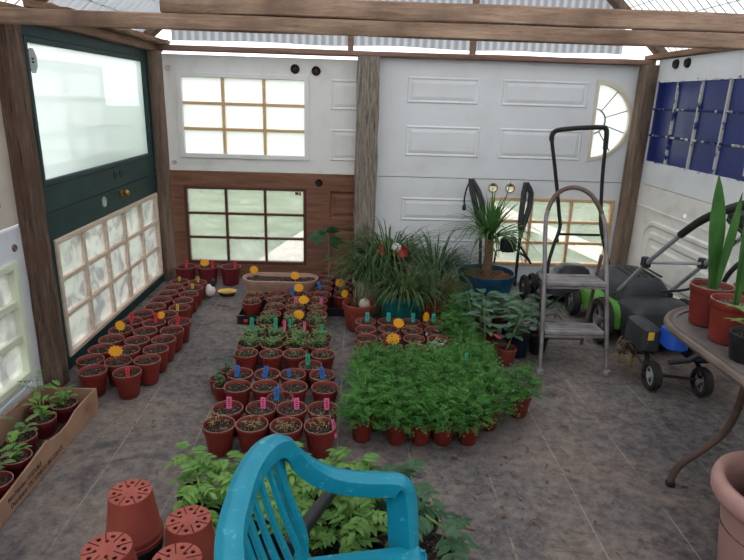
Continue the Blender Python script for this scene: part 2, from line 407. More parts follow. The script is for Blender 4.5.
# ---------------------------------------------------------------- doors laid on their sides as walls
def rect(x0, x1, z0, z1): return [(x0,z0),(x1,z0),(x1,z1),(x0,z1)]
def circ(x, z, r, n=16): return [(x+r*cos(2*pi*i/n), z+r*sin(2*pi*i/n)) for i in range(n)]
def slab(d, L, H, holes, mat, t=.04, name='door_slab', x0=0): return MB().plate(rect(x0,L,0,H), holes, 0, t).build(name, mat, d)
def window(d, x0, x1, z0, z1, nc, nr, fm, pane, fw_=.03, bw=.018, proud=.012, barm=None, panes=None, bars=True, cols=None):
    """moulded frame proud of the slab, glazing bars, one object per pane"""
    fr = MB()
    q = .004
    fr.cbox((x0-fw_,-proud,z0-fw_),(x0+q,.045,z1+fw_)); fr.cbox((x1-q,-proud,z0-fw_),(x1+fw_,.045,z1+fw_))
    fr.cbox((x0+q,-proud,z0-fw_),(x1-q,.045,z0+q)); fr.cbox((x0+q,-proud,z1-q),(x1-q,.045,z1+fw_))
    fr.build('window_frame', fm, d)
    xs = cols or [x0+(x1-x0)*i/nc for i in range(nc+1)]; zs = [z0+(z1-z0)*i/nr for i in range(nr+1)]
    bm_ = barm or fm
    if bars:
        for i in range(1, nc): MB().cbox((xs[i]-bw/2,-.004,z0),(xs[i]+bw/2,.034,z1),.003).build('glazing_bar', bm_, d)
        for j in range(1, nr): MB().cbox((x0,-.002,zs[j]-bw/2),(x1,.030,zs[j]+bw/2),.003).build('glazing_bar', bm_, d)
    for j in range(nr):
        for i in range(nc):
            e = bw/2-.001; e0 = .003 if i == 0 else e; e1 = .003 if i == nc-1 else e; f0 = .003 if j == 0 else e; f1 = .003 if j == nr-1 else e
            MB().pane((xs[i]+e0,.014,zs[j]+f0),(xs[i+1]-e1,.017,zs[j+1]-f1), pane, d)
def embossed(d, x0, x1, z0, z1, mat, name='raised_panel', steps=((0,0),(.010,.006),(.022,.001),(.045,.006)), rad=0):
    mb = MB(); loops = []
    for ins, h in steps:
        a, b, c, e = x0+ins, x1-ins, z0+ins, z1-ins
        if rad:
            r = max(rad-ins, .01); pts = []
            for cx_, cz_, a0 in ((b-r,c+r,-90),(b-r,e-r,0),(a+r,e-r,90),(a+r,c+r,180)):
                for k in range(6): q = radians(a0+18*k); pts.append((cx_+r*cos(q), cz_+r*sin(q)))
        else: pts = rect(a,b,c,e)
        loops.append([(x,-h,z) for x,z in pts])
    n = len(loops[0])
    for l in loops: mb.v += l
    for k in range(len(loops)-1):
        for i in range(n): mb.f.append((k*n+i, k*n+(i+1)%n, (k+1)*n+(i+1)%n, (k+1)*n+i))
    mb.f.append(tuple((len(loops)-1)*n+i for i in range(n)))
    return mb.build(name, mat, d)
def ring(d, x, z, r, mat, name, depth=.012, hole=True):
    mb = MB(); n = 18; pr = [(r*.55 if hole else .001, -.002),(r*.6, -depth*.6),(r*.8,-depth),(r,-depth*.5),(r,0.0)]
    for q, y in pr:
        for i in range(n): mb.v.append((x+q*cos(2*pi*i/n), y, z+q*sin(2*pi*i/n)))
    for k in range(len(pr)-1):
        for i in range(n): mb.f.append((k*n+i,k*n+(i+1)%n,(k+1)*n+(i+1)%n,(k+1)*n+i))
    mb.f.append(tuple(range(n)))
    mb.fix = True
    return mb.build(name, mat, d, smooth=True)

BY = 4.35
# back wall, upper white door on the near side of the grey post
X0 = -1.40
d = struct('door_1', (X0, BY, .812), 0, 'white door laid sideways with nine bright panes above the brown door', 'door')
f = lambda x: x-X0
slab(d, 1.47, .793, [rect(f(-1.246),f(-.373),.118,.649), circ(f(-.442),.72,.02), circ(f(-.295),.712,.02)], white_l)
window(d, f(-1.246), f(-.373), .118, .649, 3, 3, white_l, frost, barm=tanwood, bw=.02)
embossed(d, f(-.19), f(.06), .451, .662, white_l); embossed(d, f(-.19), f(.06), .092, .32, white_l)
ring(d, f(-.442), .72, .032, darkhole, 'lock_ring'); ring(d, f(-.295), .712, .032, darkhole, 'lock_ring')
for zz in (.052, .70):
    MB().tube([(f(-1.325)+.014*cos(a*.7), -.006, zz+.014*sin(a*.7)) for a in range(9)], .004, 6).build('hook_screw', octgrey, d)
# back wall, lower brown door
d = struct('door_2', (X0, BY, .0), 0, 'brown wooden door laid sideways with nine clear panes at floor level', 'door')
slab(d, 1.47, .805, [rect(f(-1.255),f(-.385),.122,.677), rect(f(-.198),f(.06),.465,.69), rect(f(-.198),f(.06),.115,.41)], browndoor)
window(d, f(-1.255), f(-.385), .122, .677, 3, 3, brownsash, clear, fw_=.018, bw=.018, proud=.006)
for z0, z1 in ((.465,.69),(.115,.41)):
    embossed(d, f(-.198), f(.06), z0, z1, browndoor, 'sunk_panel', ((-.004,.005),(.008,.005),(.018,-.014),(.03,-.016),(.055,-.003)))
ring(d, f(-.272), .742, .028, darkhole, 'lock_ring')
st = MB().box((f(-.452),.010,.642),(f(-.408),.0135,.668)).build('sticker', whitepl, d); tag(st, 'small white and red sticker')
MB().box((f(-.418),.009,.640),(f(-.408),.0136,.668)).build('red_stripe', tagm['red'], st)
MB().box((f(-.446),.0092,.648),(f(-.428),.0136,.660)).build('dark_mark', ink, st)
# back wall, upper right white door with fanlight
X0 = .075
d = struct('door_3', (X0, BY, .805), 0, 'white panelled door laid sideways with a half-round fanlight', 'door')
mc = (f(1.722), .437); R = .262
arc = [(mc[0]+R*cos(a), mc[1]+R*sin(a)) for a in [radians(-90+180*i/24) for i in range(25)]]
slab(d, 1.998, .832, [arc], white_r)
MB().box((-.02,.045,-.06),(2.0,.06,.05)).build('batten', wood_header, d)
for a in ((.353,.868,.524,.705),(.355,.899,.15,.37),(1.03,1.655,.524,.705),(1.042,1.655,.15,.37)): embossed(d, f(a[0]), f(a[1]), a[2], a[3], white_r)
fr = MB()
def bandarc(mb, r0, r1, y0, y1, n=24):
    for i in range(n):
        a, b2 = radians(-90+180*i/n), radians(-90+180*(i+1)/n)
        q = [(mc[0]+r*cos(t), y, mc[1]+r*sin(t)) for t in (a,b2) for r in (r0,r1) for y in (y0,y1)]
        mb.add(q, [(0,2,6,4),(1,5,7,3),(0,4,5,1),(2,3,7,6)])
bandarc(fr, R-.006, R+.014, -.012, .03); bandarc(fr, R+.014, R+.024, -.006, .01)
fr.box((mc[0]-.016,-.013,mc[1]-R-.024),(mc[0]+.006,.03,mc[1]+R+.024))
fr.fix = True; fr.build('fanlight_frame', creamfr, d)
leadm = M('dark_came', (96, 92, 86), .6)
bb = MB(); bandarc(bb, .085, .091, .004, .02, 14); bb.fix = True; bb.build('glazing_bar', leadm, d)
for a in (-54, -18, 18, 54):
    q = radians(a); bb = MB(); bb.tube([(mc[0]+.09*cos(q), .012, mc[1]+.09*sin(q)), (mc[0]+R*cos(q), .012, mc[1]+R*sin(q))], .0035, 6); bb.build('glazing_bar', leadm, d)
for k in range(5):
    a0, a1 = radians(-90+36*k+.6), radians(-90+36*(k+1)-.6)
    pts = [(mc[0]+r*cos(t), mc[1]+r*sin(t)) for r, rng in ((.092, [a0+(a1-a0)*i/5 for i in range(6)]), (R-.002, [a1-(a1-a0)*i/5 for i in range(6)])) for t in rng]
    MB().plate(pts, [], .013, .016).polypane(frost, d)
MB().plate([(mc[0]+.084*cos(t), mc[1]+.084*sin(t)) for t in [radians(-90+15*i) for i in range(13)]], [], .013, .016).polypane(frost, d)
# back wall, lower right white door
d = struct('door_4', (X0, BY, 0), 0, 'white panelled door laid sideways with nine tan-barred clear panes', 'door')
slab(d, 1.998, .80, [rect(f(1.035),f(1.95),.162,.65), circ(f(1.03),.738,.03), circ(f(1.159),.741,.03)], white_r)
window(d, f(1.035), f(1.95), .162, .65, 3, 3, tanwood, clear, fw_=.02, bw=.02, proud=.01)
for a in ((.342,.916,.475,.652),(.35,.92,.13,.337)): embossed(d, f(a[0]), f(a[1]), a[2], a[3], white_r)
for x in (1.03,1.159):
    mb = MB(); pr = [(.028,.012),(.028,-.006),(.036,-.006),(.036,.0)]
    for q, y in pr:
        for i in range(18): mb.v.append((f(x)+q*cos(2*pi*i/18), y, .7395+q*sin(2*pi*i/18)))
    for k in range(3):
        for i in range(18): mb.f.append((k*18+i,k*18+(i+1)%18,(k+1)*18+(i+1)%18,(k+1)*18+i))
    mb.fix = True; mb.build('lock_ring', brass, d)

# side wall on the left: local x runs along world y
LX = -1.42
Y0 = 2.60
d = struct('door_5', (LX, Y0, .80), pi/2, 'dark green door laid sideways with one large frosted pane', 'door')
g_ = lambda y: y-Y0
slab(d, 1.62, .815, [rect(g_(2.70),g_(4.12),.143,.742)], greenp)
fr = MB(); a, b2 = g_(2.70), g_(4.12)
fr.cbox((a-.022,-.01,.121),(a+.004,.045,.764)); fr.cbox((b2-.004,-.01,.121),(b2+.022,.045,.764)); fr.cbox((a+.004,-.01,.121),(b2-.004,.045,.147)); fr.cbox((a+.004,-.01,.738),(b2-.004,.045,.764))
fr.build('window_frame', greenp, d)
MB().pane((a,.012,.143),(b2,.016,.742), frost_big, d)
# storm sash standing outside, seen as a ghost through the milky pane
sash = struct('window_1', (LX-.26, 3.05, .90), pi/2, 'outer white sash ghosted behind the large frosted pane', 'window')
sx = (0, .06, .50, .56, 1.0, 1.06); sz = (0, .05, .19, .23, .375, .415, .55, .60)
sm = MB(); sm.plate(rect(0,1.06,0,.60), [rect(sx[i],sx[i+1],sz[j],sz[j+1]) for i in (1,3) for j in (1,3,5)], 0, .03); sm.build('sash_frame', white_l, sash)
for i in (1,3):
    for j in (1,3,5): MB().pane((sx[i],.010,sz[j]),(sx[i+1],.013,sz[j+1]), frost, sash)
oc = MB(); oc.plate([(g_(2.765)+.038*cos(radians(22.5+45*i)), .665+.052*sin(radians(22.5+45*i))) for i in range(8)], [], .0105, .012)
o8 = oc.build('octagonal_sticker', octgrey, d); tag(o8, 'grey eight-sided sticker on the pane')
oc = MB(); oc.plate([(g_(2.765)+.041*cos(radians(22.5+45*i)), .665+.055*sin(radians(22.5+45*i))) for i in range(8)], [], .0112, .0119); oc.build('dark_border', ink, o8)
for k in range(2): MB().box((g_(2.757),.009,.655+.014*k),(g_(2.775),.0104,.663+.014*k)).build('small_print', ink, o8)
for yy in (3.50, 3.585):
    ring(d, g_(yy), .073, .022, greenp, 'old_lock_plate', .005)
d = struct('door_6', (LX, Y0, 0), pi/2, 'dark green door laid sideways with fifteen cloudy panes at floor level', 'door')
slab(d, 1.62, .795, [rect(g_(2.735),g_(4.15),.085,.645)], greenp)
window(d, g_(2.735), g_(4.15), .085, .645, 5, 3, creamwood, dirty, fw_=.022, bw=.024, proud=.012)
ring(d, g_(3.31), .747, .03, octgrey, 'lock_ring', .006)
kb = MB(); 
for q, y in ((.018,0),(.018,-.005),(.008,-.007),(.008,-.022),(.02,-.027),(.021,-.038),(.015,-.046),(.003,-.049)):
    for i in range(14): kb.v.append((g_(3.56)+q*cos(2*pi*i/14), y, .759+q*sin(2*pi*i/14)))
for k in range(7):
    for i in range(14): kb.f.append((k*14+i,k*14+(i+1)%14,(k+1)*14+(i+1)%14,(k+1)*14+i))
kb.fix = True; kb.build('door_knob', brass, d, smooth=True)
# nearest doors on the left
Y0 = .42
d = struct('door_7', (LX, Y0, .80), pi/2, 'plain beige door laid sideways above the nearest white sash door', 'door')
slab(d, 2.10, .81, [], beige); embossed(d, .2, 1.2, .12, .7, beige)
MB().cbox((1.82,-.02,.09),(1.90,0,.13)).build('latch', rusty, d)
d = struct('door_8', (LX, Y0, 0), pi/2, 'white sash door laid sideways behind the cardboard tray', 'door')
slab(d, 2.10, .785, [rect(g_(1.38),g_(2.35),.165,.63)], white_near)
window(d, g_(1.38), g_(2.35), .165, .63, 3, 3, palegreen, dirty, fw_=.03, bw=.035, proud=.018)
ring(d, g_(2.395), .71, .016, rusty, 'bolt', .008, False)
MB().cbox((.0,-.012,.05),(1.98,0,.11)).build('bottom_rail', white_near, d)

# right wall: local x runs towards the camera
RX = 2.08
d = struct('window_2', (RX, 4.24, .825), -pi/2, 'long white window sash with panes painted dark blue', 'window')
r_ = lambda y: 4.24-y
slab(d, 2.08, .84, [rect(.02,1.98,.16,.69)], white_r, name='sash_frame')
cols_ = [.02+.28*i for i in range(8)]
for i in range(1, 7): MB().cbox((cols_[i]-.008,-.004,.16),(cols_[i]+.008,.03,.69),.003).build('glazing_bar', flaky2, d)
for j in (1, 2): MB().cbox((.02,-.002,.16+.53*j/3-.007),(1.98,.028,.16+.53*j/3+.007),.003).build('glazing_bar', flaky, d)
for j in range(3):
    for i in range(7): MB().box((cols_[i]+(.007 if i else -.002),.012,(.166 if j else .158)+.53*j/3),(cols_[i+1]-.007,.016,(.154 if j < 2 else .162)+.53*(j+1)/3)).build('pane', blue_glass, d)
rng = random.Random(3)
fk = MB().chips(150, lambda: (rng.uniform(.03,1.9), -.001, rng.choice((.16,.69,.69,.337,.513))+rng.gauss(0,.006)), .011, rng)
for i, v in enumerate(fk.v): fk.v[i] = (v[0], v[1] if abs(v[1]) < .02 else max(-.008, min(.012, v[1])), v[2])
tag(fk.build('paint_flakes', blue_glass, d), kind='stuff')
for yy in (4.0, 3.86): ring(d, r_(yy), .80, .03, blackpl, 'black_hook', .02, False)
d = struct('door_9', (RX, 4.24, 0), -pi/2, 'scuffed cream moulded door laid sideways behind the mowers', 'door')
slab(d, 2.08, .82, [circ(r_(3.578),.709,.02), circ(r_(3.42),.70,.014)], cream_dirty)
embossed(d, r_(4.08), r_(3.02), .06, .60, cream_dirty, 'moulded_panel', ((0,0),(.012,.012),(.03,.012),(.045,0.001),(.075,0.001),(.087,.012),(.12,.012),(.135,.001),(.165,.001),(.18,.012)), rad=.16)
embossed(d, r_(2.92), r_(2.25), .06, .60, cream_dirty, 'moulded_panel', ((0,0),(.012,.012),(.03,.012),(.045,0.001),(.075,0.001),(.087,.012),(.12,.012)), rad=.16)
MB().box((0,-.006,.66),(2.08,0,.672)).build('moulding_strip', cream_dirty, d)
d = struct('door_10', (RX, 2.14, 0), -pi/2, 'plain white door laid sideways beside the patio table', 'door'); slab(d, 2.0, .82, [], cream_dirty); embossed(d, .1, 1.9, .1, .7, cream_dirty)
d = struct('door_11', (RX, 2.14, .825), -pi/2, 'plain white door laid sideways above the patio table', 'door'); slab(d, 2.0, .84, [], white_r); embossed(d, .1, 1.9, .1, .7, white_r)

# ---------------------------------------------------------------- timber frame
def timber(name, a, b, wx, wy, mat, label, cat, axis=2, seg=12, rough=.006, seed=0, parent=None):
    """rough sawn timber from a to b, cross-section wx by wy"""
    a = V(a); b = V(b); t = (b-a); L = t.length; t.normalize()
    u = V((1,0,0)) if abs(t.x) < .8 else V((0,1,0)); u = (u - t*u.dot(t)).normalized(); v = t.cross(u); mb = MB()
    c = .012 if min(wx, wy) > .06 else .005; n = 8
    cs = [(-wx/2+c,-wy/2),(wx/2-c,-wy/2),(wx/2,-wy/2+c),(wx/2,wy/2-c),(wx/2-c,wy/2),(-wx/2+c,wy/2),(-wx/2,wy/2-c),(-wx/2,-wy/2+c)]
    for i in range(seg+1):
        p = a + t*(L*i/seg)
        for k, (x, y) in enumerate(cs):
            j = V((noise.noise(V((i*.6+seed*7, k*1.3, 0))), noise.noise(V((i*.6, k*1.3, 5+seed))), 0))*rough
            q = p + u*(x+j.x) + v*(y+j.y); mb.v.append(tuple(q - a))
    for i in range(seg):
        for k in range(n): mb.f.append((i*n+k, i*n+(k+1)%n, (i+1)*n+(k+1)%n, (i+1)*n+k))
    mb.f += [tuple(range(n-1,-1,-1)), tuple(seg*n+k for k in range(n))]; mb.fix = True
    o = mb.build(name, mat, parent, smooth=True); o.location = a
    if label: tag(o, label, cat)
    return o
timber('timber_post', (.072,4.285,0), (.072,4.285,1.625), .155, .12, wood_post_grey, 'rough grey barn timber post between the brown and white doors', 'post', seed=1, rough=.01)
timber('timber_post', (-1.398,2.525,0), (-1.398,2.525,1.60), .06, .135, wood_post_brown, 'rough reddish-brown post nearest the camera beside the green doors', 'post', seed=2, rough=.012)
timber('timber_post', (-1.385,4.25,0), (-1.385,4.25,1.615), .085, .09, wood_post_dull, 'brown corner post between the green and brown doors', 'post', seed=3)
timber('timber_post', (2.03,4.27,0), (2.03,4.27,1.63), .095, .11, wood_post_dull, 'brown corner post beside the half-round fanlight', 'post', seed=4)
timber('tie_beam', (-1.46,2.40,1.604), (2.2,2.40,1.604), .04, .056, wood_beam, 'long pale timber beam spanning the room, lower of the pair', 'beam', seg=20, seed=5, rough=.003)
timber('tie_beam', (-.74,2.40,1.668), (2.2,2.40,1.668), .04, .066, wood_beam, 'shorter pale timber beam resting on the lower one', 'beam', seg=20, seed=6, rough=.003)
wb = struct('wall_back', (0,0,0), 0, 'timber header and corrugated gable above the back doors', 'wall')
timber('header_board', (-1.45,4.33,1.642), (2.08,4.33,1.648), .09, .036, wood_header, None, None, parent=wb, seg=16, rough=.003)
for x in (-.055, .80): timber('gable_stud', (x,4.36,1.66), (x,4.36,3.0), .04, .05, wood_header, None, None, parent=wb, rough=.002)
RID = (.34, 3.32); ez = 1.70
cg = MB(); n = 360; xs = [-1.30+3.18*i/n for i in range(n+1)]
for x in xs:
    top = ez + (RID[1]-ez)*(1-abs(x-RID[0])/1.85) - .03; yo = 4.40+.009*cos(x*2*pi/.055)
    cg.v += [(x, yo, 1.70+.012*noise.noise(V((x*2,0,0)))), (x, yo, max(1.74, top))]
for i in range(n): cg.f.append((2*i, 2*i+2, 2*i+3, 2*i+1))
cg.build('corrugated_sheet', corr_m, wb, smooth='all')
wl = struct('wall_left', (0,0,0), 0, 'weathered timber top plate above the green doors', 'wall')
timber('top_plate', (-1.42,-.5,1.64), (-1.42,4.40,1.64), .10, .05, wood_plate, None, None, parent=wl, seg=30, rough=.006, seed=9)
timber('splintered_board', (-1.36,2.7,1.685), (-1.36,4.42,1.675), .09, .03, wood_plate, None, None, parent=wl, seg=24, rough=.016, seed=10)
wr = struct('wall_right', (0,0,0), 0, 'timber top plate above the blue-paned sash', 'wall')
timber('top_plate', (2.09,-.5,1.685), (2.09,4.40,1.685), .09, .036, wood_plate, None, None, parent=wr, seg=24, rough=.004, seed=11)
roof = struct('roof', (0,0,0), 0, 'gabled roof of clear plastic film over wire mesh', 'roof')
sl = lambda x: ez + (RID[1]-ez)*(1-abs(x-RID[0])/1.85)
for sgn in (-1, 1):
    ex = RID[0]+1.85*sgn
    mb = MB(); mb.add([(ex,-.6,ez),(RID[0],-.6,RID[1]),(RID[0],4.48,RID[1]),(ex,4.48,ez)], [(0,1,2,3)]); mb.build('plastic_film', film, roof)
    for y, wd in ((4.34,.07),(2.86,.05),(1.4,.05),(0.0,.05)):
        timber('rafter', (RID[0]+1.80*sgn,y,ez+.005), (RID[0],y,RID[1]-.05), .05, .10, wood_post_dull if y > 4 else wood_plate, None, None, parent=roof, seg=8, rough=.004)
    wm = MB()
    y = -.55
    while y < 4.42:
        wm.tube([(ex,y,ez-.008),(RID[0],y,RID[1]-.008)], .0022, 4, cap=False); y += .075
    for k in range(1, 16):
        x = ex+(RID[0]-ex)*k/16; wm.tube([(x,-.55,sl(x)-.011),(x,4.42,sl(x)-.011)], .0022, 4, cap=False)
    tag(wm.build('wire_mesh', blackmetal, roof), kind='stuff')
# lapped translucent strip along the left eave
es = MB(); n = 120
for i in range(n+1):
    y = -.5+4.9*i/n; o_ = .006*cos(i*1.6)
    es.v += [(-1.46,y,sl(-1.46)-.016+o_), (-1.22,y,sl(-1.22)-.016+o_)]
for i in range(n): es.f.append((2*i,2*i+2,2*i+3,2*i+1))
es.build('eave_strip', eave_m, roof, smooth='all')
tag(timber('ridge_board', (RID[0],-.55,RID[1]-.06), (RID[0],4.4,RID[1]-.06), .04, .12, wood_plate, None, None, parent=roof, rough=.003))

wf = struct('wall_front_blocker', (0,0,0), 0, 'plain white wall added unseen behind the viewer to cut light', 'wall')  # added out of view to keep sky light off the foreground
MB().cbox((-1.46,-.66,0),(2.12,-.60,.84)).build('lower_board', white_l, wf); MB().cbox((-1.46,-.66,.85),(2.12,-.60,1.70)).build('upper_board', white_l, wf)

# ---------------------------------------------------------------- pots
def pot_mesh(rt_, rb, h, mat, lip=.022, n=22, name='container', wall=.004):
    pr = [(rb*.9,0),(rb,.004),(rb+(rt_-rb)*.72,h-lip-.002),(rt_-.0015,h-lip),(rt_,h-lip+.002),(rt_,h-.002),(rt_-wall*.5,h),(rt_-wall,h-.002),(rt_-wall-.004,h-lip*1.6),(rb-.002,.012)]
    return MB().lathe(pr, n).mesh(name, mat, True)
def rim_mesh(r, h, mat, t=.0014, n=22):
    mb = MB(); k = 6
    for i in range(n):
        a = 2*pi*i/n
        for j in range(k):
            b = 2*pi*j/k; q = r-.001+t*cos(b); mb.v.append((q*cos(a), q*sin(a), h+t*sin(b)))
    for i in range(n):
        for j in range(k): mb.f.append((i*k+j, ((i+1)%n)*k+j, ((i+1)%n)*k+(j+1)%k, i*k+(j+1)%k))
    return mb.mesh('rim', mat, 'all')
def soil_mesh(r, z, seed, mat=None, bumpy=.007, chips=26, name='soil', n=16, squash=1, chipsize=.006):
    mb = MB(); mb.v.append((0,0,z)); rng = random.Random(seed)
    R_ = (.3,.55,.8,1.0)
    for q in R_:
        for i in range(n):
            a = 2*pi*i/n; x, y = r*q*cos(a), r*q*sin(a)*squash
            mb.v.append((x, y, z + bumpy*noise.noise(V((x*55, y*55, seed))) - (.004 if q == 1 else 0)))
    for i in range(n): mb.f.append((0, 1+i, 1+(i+1)%n))
    for k in range(3):
        for i in range(n): mb.f.append((1+k*n+i, 1+(k+1)*n+i, 1+(k+1)*n+(i+1)%n, 1+k*n+(i+1)%n))
    def pick():
        a = rng.random()*6.28; q = sqrt(rng.random())*r*.9; return (q*cos(a), q*sin(a)*squash, z-.001+bumpy*.4)
    mb.chips(chips, pick, chipsize, rng)
    return mb.mesh(name, mat or soil_m)
PH, PR = .115, .0605
potm = pot_mesh(PR, .043, PH, terracotta); rimm = rim_mesh(PR-.001, PH, rimmat)
soils = [soil_mesh(PR-.0045, PH-.013, s, chips=34) for s in range(8)]
# pale chips strewn on the soil of some pots
def sprout_mesh(seed, n, h, mat, r=.038, leaf=.012, pairs=2, z=PH-.013):
    rng = random.Random(seed); mb = MB()
    for _ in range(n):
        a = rng.random()*6.28; q = sqrt(rng.random())*r; x, y = q*cos(a), q*sin(a); hh = h*rng.uniform(.5, 1.1)
        lx, ly = rng.gauss(0,.25)*hh, rng.gauss(0,.25)*hh
        mb.tube([(x,y,z),(x+lx*.5,y+ly*.5,z+hh*.6),(x+lx,y+ly,z+hh)], .0012, 4)
        for k in range(pairs):
            zz = z+hh*(1-.33*k); b = rng.random()*6.28
            for s_ in (0, pi):
                t = b+s_+k*1.57; mb.blade((x+lx*(1-.3*k),y+ly*(1-.3*k),zz), (cos(t),sin(t),.35), leaf*rng.uniform(.7,1.3), leaf*.6, .8, 2)
    return mb.mesh('seedlings', mat)
spr_small = [sprout_mesh(30+i, 9, .022, seed_m, leaf=.010, pairs=1) for i in range(3)]
spr_mid = [sprout_mesh(40+i, 26, .05, seed_m, r=.052, leaf=.018, pairs=2) for i in range(3)]
spr_sparse = [sprout_mesh(60+i, 16, .032, straw_m, r=.045, leaf=.012, pairs=1) for i in range(3)]
def nursery_pot(x, y, label, group, sprout=None, sprm='seedlings', s=1.0, seed=None, name='nursery_pot', z=0):
    sd = seed if seed is not None else random.randrange(999)
    t = thing(name, label, 'pot', (x, y, z), sd*.37, group); t.scale = (s, s, s)
    obj('container', potm, t); obj('rim', rimm, t); obj('soil', soils[sd % 8], t)
    if sprout: obj('seedlings', sprout[sd % len(sprout)], t)
    return t
# plant tags
tg = MB(); tg.cbox((-.0095,-.001,-.004),(.0095,.001,.040),.0008); tg.add([(-.006,-.001,-.03),(.006,-.001,-.03),(.0095,-.001,-.004),(-.0095,-.001,-.004),(-.006,.001,-.03),(.006,.001,-.03),(.0095,.001,-.004),(-.0095,.001,-.004)], [(0,1,2,3),(7,6,5,4),(0,4,5,1),(1,5,6,2),(3,7,4,0)])
tag_mesh = {k: tg.mesh('plant_tag', m_) for k, m_ in tagm.items()}
wr_ = MB()
for k, (a, b2) in enumerate(((-.004,.003),(-.002,.005),(-.005,.004),(-.003,.002))): wr_.box((a,-.0016,.006+.008*k),(b2,-.0009,.0095+.008*k))
write_mesh = wr_.mesh('scribble', ink)
def plant_tag(c, x, y, label, group, z=PH-.006, rz=0, tilt=0, s=1.0):
    o = obj('plant_tag', tag_mesh[c], None, (x, y, z), (radians(-12), tilt, rz)); o.scale = (s, s, s)
    tag(o, label, 'plant tag', group); obj('scribble', write_mesh, o); return o
def sun_meshes():
    mb = MB(); n = 22; pts = [((.028 if i % 2 else .036)*cos(2*pi*i/n), (.023 if i % 2 else .030)*sin(2*pi*i/n)+.045) for i in range(n)]
    mb.plate(pts, [], -.0012, .0012); a = mb.mesh('flower_stake', sunm)
    b = MB().tube([(0,0,.02),(0,.001,-.03)], .0015, 6).mesh('stem', stem_m); return a, b
sun_a, sun_b = sun_meshes()
def sun_stake(x, y, label, z=PH-.01, rz=0, tilt=0, s=1.0, lean=-.25):
    o = obj('flower_stake', sun_a, None, (x, y, z), (lean, tilt, rz)); o.scale = (s, s, s)
    tag(o, label, 'garden stake', 'yellow flower-shaped stakes'); obj('stem', sun_b, o); return o

# --- long block of soil pots along the green doors
G = 'soil pots along the green doors'
left = [(-1.19,2.46),(-1.03,2.45),(-1.25,2.575),(-1.115,2.565),(-.985,2.585),(-1.25,2.70),(-1.12,2.69),(-.985,2.71),(-1.25,2.825),(-1.115,2.815),(-.985,2.835),
  (-1.25,2.95),(-1.115,2.94),(-.98,2.96),(-1.24,3.075),(-1.11,3.065),(-.975,3.085),(-1.22,3.20),(-1.08,3.195),(-1.19,3.325),(-1.04,3.315),(-1.19,3.45),(-1.055,3.44),(-1.19,3.575),(-1.055,3.565),(-1.19,3.70),(-1.06,3.69),(-1.19,3.825),(-1.065,3.815)]
rows = [2,3,3,3,3,3,2,2,2,2,2,2]; k = 0
for r, n in enumerate(rows):
    for i in range(n):
        x, y = left[k]; where = ('wall side','aisle side') if n == 2 else ('wall side','middle','aisle side')
        nursery_pot(x, y, 'terracotta soil pot beside green doors, %s row from the cardboard tray, %s' % (ORD[r], where[i]), G, s=1.04, seed=k*3+1); k += 1
T = 'coloured plant tags'
plant_tag('red', -1.02, 2.43, 'red tag in the front pot of the green door block', T, rz=.2)
plant_tag('red', -.975, 3.05, 'red tag in the aisle-side pot, sixth row by green doors', T, rz=-.1, z=.125)
plant_tag('red', -1.11, 3.09, 'red tag beside a yellow flower stake, green door block', T, z=.125)
plant_tag('red', -1.24, 3.08, 'red tag closest to the cloudy panes', T, z=.125)
plant_tag('yellow', -1.05, 3.30, 'yellow tag halfway along the green door block', T, s=.8)
plant_tag('yellow', -1.07, 3.71, 'yellow tag second from the maroon pots', T, s=.8)
plant_tag('yellow', -1.2, 3.86, 'yellow tag in the wall-side pot by the corner post', T, s=.8)
plant_tag('yellow', -1.07, 3.85, 'yellow tag in the aisle-side pot before the maroon pots', T, s=.8)
sun_stake(-1.14, 2.60, 'yellow flower stake near the front of the green door block', rz=.2)
sun_stake(-1.25, 2.93, 'yellow flower stake beside the cloudy panes', rz=-.3, s=.95)
sun_stake(-1.08, 3.12, 'small edge-on yellow flower stake between two red tags', rz=1.1, s=.8)

# three maroon pots in the corner
mp = pot_mesh(.077, .058, .135, maroon); mr_ = rim_mesh(.076, .135, rimmat); ms = soil_mesh(.07, .118, 4)
for i, x in enumerate((-1.235,-1.075,-.912)):
    t = thing('maroon_pot', 'maroon soil pot under brown door, %s from corner post' % ORD[i], 'pot', (x, 4.14+.012*i, 0), i, 'maroon pots in the corner')
    obj('container', mp, t); obj('rim', mr_, t); obj('soil', ms, t)
    plant_tag('red', x+(.0,.03,.03)[i], 4.16+.012*i, 'red tag in the %s maroon pot from the corner post' % ORD[i], T, z=.135)
sun_stake(-1.09, 4.12, 'yellow flower stake in the middle maroon pot', z=.125, rz=.1)
# rounded white ornament and yellow oval disc
t = thing('ornament', 'white round ornament with black band lying before the maroon pots', 'ornament', (-1.0,3.86,.045), .2)
mb = MB(); mb.lathe([(.001,-.045),(.022,-.04),(.038,-.022),(.044,0),(.038,.022),(.022,.04),(.001,.045)], 16, cap0=False); mb.build('ball', whitepl, t, smooth='all')
mb = MB(); mb.tube([(-.035,0,.0),(-.055,0,.004),(-.07,0,.006)], [.03,.026,.02], 12); mb.build('black_collar', blackpl, t, smooth=True)
mb = MB(); mb.lathe([(.016,0),(.018,.01),(.012,.022),(.016,.03),(.01,.05),(.002,.055)], 10, (.028,.0,.032)); mb.build('black_knob', blackpl, t, smooth=True)
mb = MB(); mb.tube([(-.05,0,.0),(-.058,0,.001)], [.031,.029], 12); mb.build('white_band', whitepl, t, smooth=True)
t = thing('oval_dish', 'yellow oval dish lying beside the white ornament', 'dish', (-.885,3.90,.012), .1)
mb = MB(); mb.lathe([(.03,0),(.06,.012),(.066,.022),(.062,.022),(.05,.014),(.001,.010)], 22, squash=.75); mb.build('dish', yellowpl, t, smooth=True)
for k in range(2): MB().tube([(-.045,.012-.02*k,.017),(.0,.016-.02*k,.016),(.04,.01-.02*k,.018)], .004, 6).build('raised_ridge', yellowpl, t)
